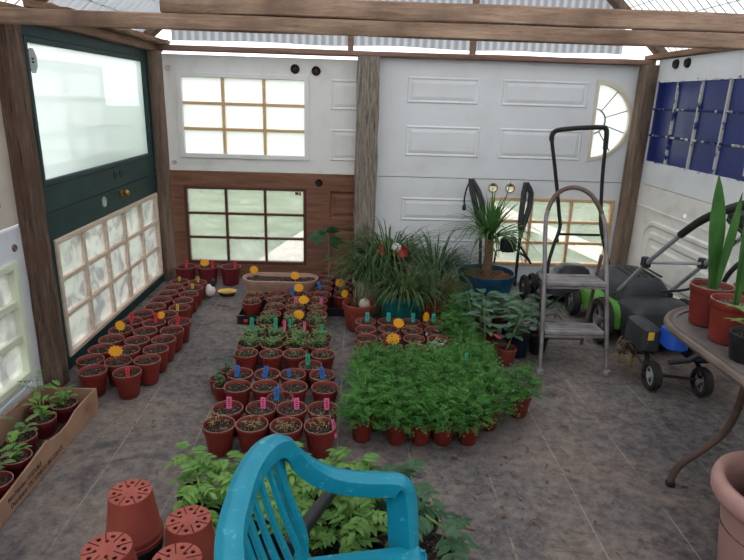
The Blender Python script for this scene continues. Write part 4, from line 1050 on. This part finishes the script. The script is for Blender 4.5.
# seat: dished panel with a rolled edge
mb = MB(); nx_, ny_ = 14, 16
for z_off in (0, -.008):
    for j in range(ny_+1):
        for i in range(nx_+1):
            u_, v_ = i/nx_, j/ny_*2-1; hw = .235+.055*u_; x = -.135+.325*u_; y = v_*hw
            z = .288-.018*(1-v_*v_)*(1-abs(u_*2-1)**2) - (.03*max(0,(u_-.9)/.1)**2) + .004*abs(v_)**6
            mb.v.append((x,y,z+z_off))
N_ = (nx_+1)*(ny_+1)
for j in range(ny_):
    for i in range(nx_):
        a = j*(nx_+1)+i; mb.f.append((a,a+1,a+nx_+2,a+nx_+1)); mb.f.append((N_+a,N_+a+nx_+1,N_+a+nx_+2,N_+a+1))
rim_ = [i for i in range(nx_+1)]+[j*(nx_+1)+nx_ for j in range(1,ny_+1)]+[ny_*(nx_+1)+i for i in range(nx_-1,-1,-1)]+[j*(nx_+1) for j in range(ny_-1,0,-1)]
for k in range(len(rim_)): a, b2 = rim_[k], rim_[(k+1)%len(rim_)]; mb.f.append((a,N_+a,N_+b2,b2))
mb.fix = True; mb.build('seat', chairm, chair, smooth=True)
for sg in (1,-1):
    P_ = spline([(.162,.288*sg,.285),(.175,.300*sg,.15),(.19,.315*sg,.0)],4)
    sweep(P_, [(-.022,-.018),(.022,-.018),(.022,-.012),(-.016,-.012),(-.016,.022),(-.022,.022)], [(1,0,0)]*len(P_)).build('leg', chairm, chair)
    P_ = spline([(-.115,.235*sg,.285),(-.15,.255*sg,.15),(-.19,.275*sg,.0)],4)
    sweep(P_, [(-.022,-.018),(.022,-.018),(.022,-.012),(-.016,-.012),(-.016,.022),(-.022,.022)], [(1,0,0)]*len(P_)).build('leg', chairm, chair)
# black pole lying across the tomato pots
t = thing('black_pole', 'black tapered pole leaning behind the teal chair back', 'pole', (0,0,0))
MB().tube([(-.005,1.52,.262),(-.041,1.428,.278),(-.12,1.235,.288),(-.147,1.170,.292)], [.016,.017,.019,.019], 12).build('shaft', blackpl, t, smooth=True)
MB().tube([(-.118,1.24,.288),(-.149,1.166,.2925)], .0225, 12).build('sleeve', blackpl, t, smooth=True)

# ---------------------------------------------------------------- upturned pots on black pots
UT, UB, UH = .078, .0565, .15
um = MB().lathe([(UB,UH),(UB+(UT-UB)*.72,.036),(UT-.004,.034),(UT-.002,.03),(UT-.002,.016),(UT,.014),(UT,.002),(UT-.002,0),(UT-.006,0),(UT-.008,.03),(UB-.004,UH-.01)], 28, cap0=False).mesh('container', terracotta_old, True)
hl = []
for k in range(8): hl.append(circ(.041*cos(k*pi/4+.2), .041*sin(k*pi/4+.2), .0062, 8))
for k in range(4): hl.append(circ(.026*cos(k*pi/2+.5), .026*sin(k*pi/2+.5), .0052, 8))
ub = MB(); ub.plate(circ(0,0,UB,28), hl, -.004, 0); base_m_ = ub.mesh('pot_base', pinkbase)
rb_ = MB()
for k in range(8):
    a = k*pi/4+.59; rb_.tube([(.022*cos(a),.022*sin(a),UH+.004),(.055*cos(a),.055*sin(a),UH+.004)], .0015, 5)
ribm = rb_.mesh('base_slots', slotm)
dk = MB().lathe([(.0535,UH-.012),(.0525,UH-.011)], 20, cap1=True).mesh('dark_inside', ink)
bpot = pot_mesh(.080,.062,.145, blackpl, .03)
for i, (x, y, z) in enumerate(((-.60,1.365,.148),(-.42,1.285,.125),(-.568,1.135,.165),(-.393,1.095,.17))):
    nm_ = ('tallest-standing, nearest the cardboard tray','nearest the chair back','lowest in view by the tray side','lowest in view by the chair')[i]
    t = thing('upturned_pot', 'upturned terracotta pot showing drainage holes, '+nm_, 'pot', (x,y,z), i*.7, 'upturned terracotta pots')
    obj('container', um, t); b_o = obj('pot_base', base_m_, t, (0,0,UH), (radians(-90),0,0)); obj('base_slots', ribm, t); obj('dark_inside', dk, t)
    s_ = z/.148
    t = thing('black_pot', 'black pot under the upturned pot '+nm_, 'pot', (x,y,0), 0, 'black pots under the upturned ones'); t.scale = (.93,.93,s_)
    obj('container', bpot, t); obj('soil', soil_mesh(.07,.12,i), t)

# ---------------------------------------------------------------- cardboard tray with seedlings
t = thing('cardboard_tray', 'long cut-down cardboard box of seedlings under the white sash door', 'box', (0,0,0))
def wallp(top, x0, x1, name):   # side running along y with an uneven cut edge
    mb = MB(); n = len(top)
    for x in (x0, x1):
        for y, z in top: mb.v += [(x,y,0),(x,y,z)]
    for k in range(n-1):
        a = 2*k; b2 = 2*n+2*k; mb.f += [(a,a+2,a+3,a+1),(b2,b2+1,b2+3,b2+2),(a+1,a+3,b2+3,b2+1),(a,b2,b2+2,a+2)]
    mb.f += [(0,1,2*n+1,2*n),(2*n-2,4*n-2,4*n-1,2*n-1)]; mb.fix = True; return mb.build(name, cardboard, t)
wallp([(1.1,.10),(1.35,.095),(1.55,.075),(1.68,.085),(1.80,.098),(1.9,.112),(1.92,.10),(2.0,.085),(2.06,.088),(2.12,.105),(2.2,.107),(2.32,.105)], -1.122, -1.115, 'long_side')
wallp([(1.1,.12),(1.5,.11),(1.9,.12),(2.32,.105)], -1.372, -1.365, 'long_side')
MB().box((-1.365,2.313,0),(-1.122,2.32,.104)).build('end_side', cardboard, t); MB().box((-1.365,1.1,0),(-1.122,1.107,.1)).build('end_side', cardboard, t)
MB().box((-1.365,1.107,0),(-1.122,2.313,.005)).build('base', cardboard, t)
sm_ = MB()
for j in range(25):
    for i in range(6): x, y = -1.362+.236*i/5, 1.11+1.2*j/24; sm_.v.append((x,y,.016+.012*noise.noise(V((x*20,y*20,0)))))
for j in range(24):
    for i in range(5): a = j*6+i; sm_.f.append((a,a+1,a+7,a+6))
sm_.build('spilled_soil', soil_m, t)
MB().box((-1.1148,2.20,.048),(-1.1142,2.255,.078)).build('printed_patch', M('print_brown', (140,96,74), .8), t)
for i, (txt, y, z) in enumerate((('Item Number: 51GDUBLE', 1.63, .047), ('Description: TPS TOMATO BIG COLATE', 1.64, .017))):
    fc = bpy.data.curves.new('lettering', 'FONT'); fc.body = txt; fc.size = .026 if i == 0 else .027; fc.extrude = .0003; fc.space_character = .92
    tmp = obj('lettering_curve', fc); me = bpy.data.meshes.new_from_object(tmp.evaluated_get(bpy.context.evaluated_depsgraph_get())); me.materials.clear(); me.materials.append(ink); bpy.data.objects.remove(tmp)
    o = obj('lettering', me, t, (-1.1145,y,z), (pi/2,0,pi/2)); o.scale = (.82,1,1)
for i, (x, y) in enumerate(((-1.255,1.44),(-1.19,1.555),(-1.30,1.60),(-1.19,1.70),(-1.295,1.74),(-1.20,1.84),(-1.25,1.97),(-1.24,2.10),(-1.21,2.22))):
    rng = random.Random(400+i)
    p = thing('seedling_pot', 'small maroon seedling pot in the cardboard tray, %s from the near end' % ORD[i], 'potted plant', (x,y,.006), i, 'seedling pots in the cardboard tray')
    obj('container', pot_mesh(.052,.04,.078, maroon), p); obj('rim', rim_mesh(.0515,.078, rimmat,.0018), p); obj('soil', soil_mesh(.046,.066,i % 5), p)
    for k in range(6 if i < 7 else 8):
        a = k*2.4+rng.random(); L = rng.uniform(.035,.06); h = rng.uniform(.03,.10)
        mb = MB(); mb.tube([(0,0,.06),(.012*cos(a),.012*sin(a),.06+h*.6),(.02*cos(a),.02*sin(a),.06+h)], .0016, 4)
        mb.blade((.02*cos(a),.02*sin(a),.06+h), (cos(a),sin(a),.4), L, L*.5, .9, 4, fold=.2, wmid=.45)
        mb.blade((.015*cos(a),.015*sin(a),.06+h*.7), (cos(a+2),sin(a+2),.3), L*.8, L*.4, .9, 4, fold=.2, wmid=.45)
        mb.build('leaf', tom_m if i % 3 else seed_m, p)
p = thing('tall_seedling', 'tall ferny seedling at the far end of the cardboard tray', 'potted plant', (-1.31,2.21,.006)); obj('container', pot_mesh(.045,.035,.07, maroon), p); obj('soil', soil_mesh(.04,.06,2), p)
MB().tube(spline([(0,0,.05),(.01,0,.12),(.0,.01,.20)],4), .0022, 5).build('stem', stem_m, p)
for k in range(8):
    a = k*2.4; mb = MB(); z = .09+.014*k; d = V((cos(a),sin(a),.4)); q = V((.005,0,z))
    for j in range(1,5):
        c = q + d*(.016*j)
        for s_ in (-1,1): mb.blade(c, (cos(a+s_*1.1),sin(a+s_*1.1),0), .02, .009, .8, 2)
    mb.tube([q, q+d*.07], .001, 4); mb.build('leaf', seed_m, p)

# ---------------------------------------------------------------- step ladder
t = thing('step_ladder', 'grey metal folding step ladder with a rounded hoop handle', 'ladder', (0,0,0))
hoop = spline([(.985,2.745,.012),(.988,2.80,.24),(.990,2.86,.47),(.992,2.94,.70),(1.005,2.985,.82),(1.055,3.005,.91),(1.14,3.01,.94),(1.23,3.01,.905),(1.295,2.99,.81),(1.312,2.94,.70),(1.318,2.86,.47),(1.328,2.80,.24),(1.338,2.745,.012)], 5)
n = len(hoop); MB().tube(hoop[:n//2-9], .011, 10).build('front_leg', alu, t, smooth=True)
MB().tube(hoop[n//2-10:n//2+11], .0118, 10).build('hoop_handle', rusty, t, smooth=True); MB().tube(hoop[n//2+10:], .011, 10).build('front_leg', alu, t, smooth=True)
for x, y in ((.985,2.745),(1.338,2.745)): MB().lathe([(.02,0),(.021,.02),(.016,.03)], 10, (x,y,0), cap1=True).build('rubber_foot', steptread, t)
for z, y, dd in ((.462,2.86,.16),(.215,2.80,.13)):
    o = MB().cbox((1.0,y-.02,z-.010),(1.312,y-.02+dd,z+.012),.004).build('step', steptread, t)
    MB().box((1.0,y-.023,z-.022),(1.312,y-.016,z-.012)).build('step_apron', alu, o)
    for k in range(4): MB().cbox((1.015,y+.002+k*.03,z+.012),(1.297,y+.012+k*.03,z+.015),.001).build('grip_rib', steptread, o)
MB().tube([(1.30,2.93,.60),(1.318,3.0,.43),(1.345,3.12,.012)], .010, 8).build('rear_leg', rusty, t, smooth=True)
MB().tube([(1.0,2.93,.60),(1.03,3.0,.43),(1.08,3.12,.012)], .010, 8).build('rear_leg', rusty, t, smooth=True)
MB().cyl((1.075,3.11,.05),(1.342,3.11,.05), .008, 8).build('rear_bar', rusty, t); MB().cyl((1.03,2.98,.46),(1.315,2.98,.46), .007, 8).build('rear_bar', rusty, t)
MB().tube([(1.0,2.84,.33),(1.15,2.95,.38),(1.32,3.0,.42)], .005, 6).build('brace', blackmetal, t)

# ---------------------------------------------------------------- wheels
def wheel(parent, c, r, wd, hubm, nm='wheel', spokes=7):
    """wheel with its axle along x; centre c"""
    mb = MB(); n = 24; pr = [(r*.72,-wd/2),(r*.95,-wd/2),(r,-wd*.28),(r,wd*.28),(r*.95,wd/2),(r*.72,wd/2)]
    for q, x in pr:
        for i in range(n): mb.v.append((x, q*cos(2*pi*i/n), q*sin(2*pi*i/n)))
    for k in range(6):
        for i in range(n): a = k*n; b2 = ((k+1) % 6)*n; mb.f.append((a+i,a+(i+1)%n,b2+(i+1)%n,b2+i))
    for i in range(0, n):   # tread blocks
        a = 2*pi*i/n; q = r*1.02
        if i % 2: mb.add([(x, q*cos(a+e), q*sin(a+e)) for x in (-wd*.3, wd*.3) for e in (-.08,.08)]+[(x, r*.97*cos(a+e), r*.97*sin(a+e)) for x in (-wd*.3, wd*.3) for e in (-.08,.08)], [(0,1,3,2),(0,2,6,4),(1,5,7,3),(0,4,5,1),(2,3,7,6)])
    mb.fix = True; w_ = mb.build(nm, blackrub, parent, smooth=True, loc=c)
    hb = MB(); hb.tube([(-wd*.55,0,0),(wd*.55,0,0)], r*.2, 12)
    for k in range(spokes): a = 2*pi*k/spokes; hb.tube([(0,r*.15*cos(a),r*.15*sin(a)),(0,r*.74*cos(a),r*.74*sin(a))], r*.07, 5)
    for q in (.74,):
        ring_ = [(0, r*q*cos(2*pi*i/20), r*q*sin(2*pi*i/20)) for i in range(21)]; hb.tube(ring_, r*.06, 6, cap=False)
    hb.build('hub', hubm, w_); return w_
def rbox(mb, x0, x1, y0, y1, zs, insets, r=.04):
    """rounded body: stacked rounded rectangles at heights zs"""
    loops = []
    for z, i in zip(zs, insets):
        pts = oblong(x1-x0-2*i, y1-y0-2*i, max(.01, r-i*.3), 5); loops.append([((x0+x1)/2+x,(y0+y1)/2+y,z) for x, y in pts])
    loft(mb, loops); n = len(loops[0]); o = len(mb.v)-n; mb.f.append(tuple(o+i for i in range(n))); mb.fix = True; return mb
# green and black mower
t = thing('lawn_mower', 'green and black battery lawn mower parked beside the cream door', 'lawn mower', (0,0,0))
rbox(MB(), 1.505,1.95,3.14,3.74, (.085,.10,.19,.235,.245), (.02,.0,.0,.02,.04), .08).build('deck', limegreen, t, smooth=True)
rbox(MB(), 1.555,1.90,3.20,3.66, (.215,.24,.32,.365,.378), (.0,.0,.015,.05,.10), .09).build('motor_cover', charcoal, t, smooth=True)
rbox(MB(), 1.56,1.93,2.98,3.24, (.05,.07,.25,.28,.29), (.03,.01,.0,.02,.05), .05).build('rear_bag', charcoal, t, smooth=True)
for k in range(5): MB().cbox((1.66+.045*k,3.30,.376),(1.675+.045*k,3.50,.384),.002).build('vent_slat', blackpl, t)
wheel(t, (1.475,3.20,.135), .135, .05, alu); wheel(t, (1.97,3.20,.135), .135, .05, alu); wheel(t, (1.475,3.66,.095), .095, .045, alu); wheel(t, (1.97,3.66,.095), .095, .045, alu)
HB = [(0,3.26,.24),(0,3.31,.307),(0,3.0,.552),(0,2.71,.782)]
for x in (1.585, 1.90):
    MB().tube([(x,3.30,.27),(x,3.0,.545),(x,2.72,.772)], .0125, 10).build('handle_tube', silver, t, smooth=True)
    MB().cbox((x-.02,2.985,.52),(x+.02,3.035,.575),.006).build('handle_clamp', blackpl, t)
    MB().cbox((x-.022,3.26,.22),(x+.022,3.34,.29),.008).build('handle_bracket', blackpl, t)
g1 = spline([(1.585,2.73,.764),(1.585,2.60,.855),(1.59,2.48,.92),(1.61,2.36,.975),(1.66,2.31,.992),(1.75,2.30,.995),(1.84,2.31,.992),(1.885,2.36,.975),(1.90,2.48,.92),(1.90,2.60,.855),(1.90,2.73,.764)],4)
MB().tube(g1, .019, 10).build('foam_grip', blackrub, t, smooth=True)
MB().cyl((1.585,3.0,.548),(1.90,3.0,.548), .009, 8).build('cross_bar', silver, t)
MB().tube(spline([(1.87,2.74,.74),(1.80,2.72,.62),(1.84,2.80,.52),(1.78,2.86,.50),(1.82,2.95,.42),(1.75,3.1,.35)],5), .007, 6).build('cable', blackpl, t)
MB().cbox((1.66,2.42,.86),(1.82,2.54,.93),.015).build('switch_box', blackpl, t)
MB().tube(spline([(1.62,2.46,.90),(1.68,2.40,.84),(1.75,2.38,.82),(1.83,2.40,.84),(1.88,2.46,.90)],5), .010, 8).build('safety_bail', blackmetal, t)
# dark mower with tall black handle behind the ladder
t = thing('push_mower', 'dark push mower with tall black looped handle behind the ladder', 'lawn mower', (0,0,0))
rbox(MB(), 1.36,1.80,3.83,4.18, (.05,.07,.15,.18,.19), (.02,0,0,.02,.05), .06).build('deck', charcoal, t, smooth=True)
rbox(MB(), 1.46,1.70,3.92,4.12, (.185,.22,.25), (0,.01,.05), .05).build('motor_cover', blackpl, t, smooth=True)
for x, y in ((1.33,3.90),(1.83,3.90),(1.33,4.10),(1.83,4.10)): wheel(t, (x,y,.075), .075, .04, steptread)
hd = spline([(1.375,3.93,.20),(1.372,3.93,.27),(1.405,3.96,.40),(1.440,3.98,.52),(1.430,4.0,.62),(1.375,4.02,.90),(1.335,4.03,1.08),(1.325,4.035,1.14),(1.345,4.04,1.175),(1.40,4.04,1.19),(1.55,4.04,1.205),(1.655,4.04,1.21),(1.690,4.04,1.20),(1.70,4.035,1.15),(1.705,4.02,.90),(1.725,4.0,.62),(1.735,3.98,.52),(1.77,3.96,.40),(1.81,3.94,.27),(1.815,3.93,.20)], 5)
MB().tube(hd, .0125, 10).build('handle_tube', blackmetal, t, smooth=True)
MB().tube(hd[32:68], .0165, 10).build('foam_grip', blackrub, t, smooth=True)
MB().cyl((1.437,3.98,.478),(1.73,3.98,.478), .009, 8).build('cross_bar', blackmetal, t)
for x in (1.415,1.755): MB().lathe([(.018,0),(.02,.01),(.012,.03)], 8, (x,3.945,.43), cap1=True).build('clamp_knob', blackpl, t)
t = thing('spare_wheel', 'small spoked wheel leaning by the dark mower, nearest the blue pot', 'wheel', (1.235,3.98,.085)); w0 = wheel(t, (0,0,0), .085, .03, steptread); 
# tiller
t = thing('garden_tiller', 'blue and black garden tiller on small wheels under the patio table', 'tiller', (0,0,0))
rbox(MB(), 1.425,1.525,2.60,2.82, (.19,.205,.305,.325), (.02,0,.005,.03), .03).build('gear_housing', charcoal, t, smooth=True)
rbox(MB(), 1.505,1.61,2.50,2.66, (.235,.25,.325,.35), (.02,0,.01,.04), .04).build('engine_cover', bluepl, t, smooth=True)
rbox(MB(), 1.62,1.86,2.50,2.78, (.18,.2,.28,.31), (.02,0,.01,.04), .04).build('engine_block', navypl, t, smooth=True)
MB().box((1.445,2.5955,.262),(1.473,2.599,.302)).build('sticker', yellowst, t)
MB().tube([(1.50,2.48,.20),(1.58,2.46,.22),(1.68,2.46,.29)], .013, 8).build('lever', blackpl, t, smooth=True)
wheel(t, (1.50,2.60,.072), .072, .04, octgrey); wheel(t, (1.72,2.54,.072), .072, .04, steptread)
MB().cyl((1.50,2.62,.072),(1.74,2.55,.072), .008, 8).build('axle', blackmetal, t)
MB().tube([(1.50,2.72,.2),(1.50,2.66,.12),(1.53,2.62,.072)], .012, 8).build('wheel_strut', blackmetal, t); MB().tube([(1.72,2.68,.2),(1.73,2.6,.12),(1.72,2.54,.072)], .012, 8).build('wheel_strut', blackmetal, t)
for k in range(4):
    a = k*1.57+.3; y, z = 2.80, .11
    for x in (1.43,1.50,1.57): MB().tube([(x,y,z),(x,y+.07*cos(a),z+.07*sin(a)),(x+.03,y+.10*cos(a+.3),z+.10*sin(a+.3))], .006, 5).build('tine', rusty, t)
MB().cyl((1.41,2.80,.11),(1.60,2.80,.11), .012, 8).build('tine_axle', blackmetal, t)
rng = random.Random(31); mb = MB()
for _ in range(90):
    a = rng.random()*6.28; mb.blade((1.44+rng.gauss(0,.03),2.75+rng.gauss(0,.05),.12+rng.gauss(0,.04)), (cos(a),sin(a),rng.uniform(-.6,.3)), rng.uniform(.05,.11), .004, 1.2, 3)
tag(mb.build('tangled_grass', straw_m, t), kind='stuff')
MB().tube(spline([(1.70,2.70,.30),(1.78,2.66,.50),(1.80,2.62,.62),(1.86,2.58,.72)],4), .012, 8).build('handle_tube', blackmetal, t)

# ---------------------------------------------------------------- patio table with pots
t = thing('patio_table', 'grey oblong patio table on curved brown metal legs', 'table', (0,0,0))
tl = lambda i, z: [(1.455+x, 1.465+y, z) for x, y in oblong(.68-2*i, 1.28-2*i, .26-i, 9)]
mb = loft(MB(), [tl(.02,.596), tl(.02,.618), tl(.034,.618), tl(.034,.612), tl(.2,.612)], cap=True); n = len(tl(0,0)); o = len(mb.v)-n; mb.f.append(tuple(o+i for i in range(n))); mb.fix = True; mb.build('table_top', tabletop, t, smooth=True)
loop = tl(.008,.607); MB().tube(loop+[loop[0], loop[1]], .015, 8, cap=False).build('table_edge', tableedge, t, smooth=True)
for sx, sy in ((0,0),(1,0),(0,1),(1,1)):
    L_ = [(1.26,1.66,.60),(1.31,1.715,.47),(1.336,1.757,.36),(1.328,1.785,.25),(1.275,1.804,.165),(1.225,1.816,.105),(1.207,1.828,.05),(1.203,1.83,.004)]
    L_ = [(2.86-x if sx else x, 2.72-y if sy else y, z) for x, y, z in L_]
    lg = MB().tube(spline(L_,5), .013, 10).build('leg', brownmetal, t, smooth=True)
    MB().lathe([(.017,0),(.018,.012),(.012,.02)], 10, (L_[-1][0],L_[-1][1],0), cap1=True).build('foot', blackrub, lg)
TZ = .6195
tp = pot_mesh(.07,.052,.145, terracotta, .025); tr = rim_mesh(.0695,.145, rimmat,.0018); ts = soil_mesh(.062,.128,3, soil_mat('gritty_soil', (70,58,52), (120,104,96), (190,180,170), .66), chips=50)
def table_pot(label, x, y):
    p = thing('potted_amaryllis', label, 'potted plant', (x,y,TZ-.006), 0, 'terracotta pots on the patio table'); obj('container', tp, p); obj('rim', tr, p); obj('soil', ts, p); return p
def bladeobj(p, b, d, L, wd, droop, side, mat=bright_m): MB().blade(b, d, L, wd, droop, 9, side=side, fold=.25, wmid=.5, tip=2.2).build('leaf', mat, p)
p = table_pot('terracotta pot with one broad upright leaf, at the table tip', 1.265, 1.925)
bladeobj(p, (.0,0,.12), (-.15,-.02,1), .42, .068, .05, (1,.2,0)); bladeobj(p, (.012,0,.12), (.02,-.06,1), .36, .045, .2, (1,.3,0)); bladeobj(p, (-.008,0,.12), (-.05,0,1), .2, .024, .1, (1,0,0))
p = table_pot('terracotta pot with two narrow leaves, front of the table tip', 1.245, 1.765)
bladeobj(p, (.0,0,.12), (-.10,-.03,1), .40, .026, .05, (1,.4,0)); bladeobj(p, (.01,0,.12), (-.02,.0,1), .38, .034, .05, (1,.2,0))
p = table_pot('terracotta pot behind the pair on the patio table', 1.405, 1.90)
bladeobj(p, (0,0,.12), (.05,0,1), .42, .05, .1, (1,.2,0))
p = thing('potted_seedling', 'pale star-leaved seedling in a black pot on the table', 'potted plant', (1.215,1.615,TZ-.006))
obj('container', pot_mesh(.06,.046,.09, blackpl), p); obj('soil', soil_mesh(.054,.075,1), p); MB().tube([(0,0,.06),(0,0,.16)], .004, 6).build('stem', stem_m, p)
for k in range(13):
    a = k*2.4; MB().blade((.004*cos(a),.004*sin(a),.10+.006*k), (cos(a),sin(a),.35), .085, .024, .9, 5, fold=.2).build('leaf', tom_m, p)

# ---------------------------------------------------------------- large faded planter in the corner of view
t = thing('large_planter', 'large faded pink terracotta planter under the patio table edge', 'planter', (1.235,1.345,0))
MB().lathe([(.12,0),(.125,.006),(.16,.26),(.168,.285),(.186,.287),(.194,.30),(.196,.325),(.19,.345),(.178,.352),(.164,.345),(.158,.325),(.154,.285),(.12,.02)], 40).build('container', terracotta_big, t, smooth='all')
MB().lathe([(.155,.20),(.001,.205)], 24, cap0=False).build('soil', soil_m, t)
t = thing('black_pot', 'black plastic pot sunk inside the large faded planter', 'pot', (1.245,1.345,.204)); obj('container', pot_mesh(.115,.09,.105, blackpl, .02), t); obj('soil', soil_mesh(.105,.06,2), t)
MB().lathe([(.116,.104),(.118,.108),(.113,.109),(.111,.104)], 28, cap0=False).build('rim', octgrey, t)

# ---------------------------------------------------------------- trimmers hanging on the white door
def trimmer(label, pts, ws, shaft):
    t = thing('string_trimmer', label, 'garden tool', (0,0,0))
    P_ = spline(pts, 4); k = len(P_); W = []
    for i in range(k): u_ = i/(k-1)*(len(ws)-1); j = min(int(u_), len(ws)-2); W.append(ws[j]+(ws[j+1]-ws[j])*(u_-j))
    a = [p + V((w_*.75,0,0)) for p, w_ in zip(P_, W)]; b2 = [p - V((w_*.75,0,0)) for p, w_ in zip(P_, W)]
    MB().tube([P_[0]+V((0,0,.012))]+a, .021, 8).build('padded_handle', charcoal, t, smooth=True); MB().tube([P_[0]+V((0,0,.012))]+b2, .021, 8).build('padded_handle', charcoal, t, smooth=True)
    MB().tube(shaft, .012, 8).build('shaft', blackpl, t, smooth=True); return t
t = trimmer('black looped trimmer handle with hanging plug beside the yucca', [(.845,4.25,.80),(.875,4.25,.73),(.905,4.245,.65),(.925,4.24,.56),(.935,4.24,.47)], [.005,.03,.036,.028,.01], [(.935,4.24,.50),(.95,4.22,.25),(.96,4.20,.02)])
MB().tube(spline([(.845,4.245,.80),(.815,4.235,.76),(.80,4.235,.68),(.803,4.235,.62)],4), .006, 6).build('cord', blackpl, t); MB().lathe([(.012,-.035),(.016,-.02),(.012,0),(.006,.01)], 8, (.803,4.235,.62)).build('plug', blackpl, t)
t = trimmer('black looped trimmer handle in front of the tan-barred panes', [(1.25,4.25,.785),(1.265,4.25,.72),(1.262,4.245,.62),(1.25,4.24,.52),(1.245,4.24,.44)], [.005,.036,.036,.024,.008], [(1.245,4.24,.46),(1.235,4.22,.25),(1.23,4.20,.02)])
MB().cyl((1.245,4.24,.44),(1.245,4.238,.39), .018, 10).build('lime_collar', limegreen, t)
MB().tube(spline([(1.24,4.23,.28),(1.30,4.2,.24),(1.33,4.19,.20),(1.29,4.19,.26),(1.24,4.20,.33)],5), .009, 8).build('side_handle', blackpl, t)
MB().tube(spline([(1.235,4.22,.30),(1.14,4.18,.29),(1.06,4.17,.30),(1.05,4.18,.2)],5), .007, 6).build('cord', blackpl, t)
MB().cbox((1.09,4.18,.28),(1.21,4.24,.40),.02).build('motor_housing', blackpl, t)

# ---------------------------------------------------------------- litter on the floor
rng = random.Random(77); mb = MB()
mb.chips(700, lambda: (rng.uniform(-1.0,1.6), rng.uniform(.9,3.9), .001), .005, rng)
mb.chips(90, lambda: (rng.gauss(-.93,.10), rng.gauss(2.22,.10), .001), .006, rng)
for _ in range(26):
    a = rng.random()*6.28; x, y = rng.uniform(.3,1.4), rng.uniform(1.2,2.3); L = rng.uniform(.04,.12); mb.tube([(x,y,.003),(x+L*.5*cos(a),y+L*.5*sin(a),.005),(x+L*cos(a+.3),y+L*sin(a+.3),.003)], .0016, 4)
mb.chips(70, lambda: (rng.gauss(.55,.12), rng.gauss(1.75,.2), .001), .010, rng)
for _ in range(60):
    a = rng.random()*6.28; mb.blade((rng.uniform(.2,1.5),rng.uniform(1.2,2.4),.003), (cos(a),sin(a),.05), rng.uniform(.02,.05), rng.uniform(.005,.015), .2, 2)
tag(mb.build('leaf_litter', M('litter', (86,66,54), .9, (140,120,100), 20)), 'dry leaf litter and crumbs scattered over the floor', 'litter', kind='stuff')
for o in bpy.data.objects:
    if o.parent is not None and o.name.split('.')[0] in ('seedlings','foliage','dry_leaves','hanging_leaves','leaf_crown'): o['kind'] = 'stuff'
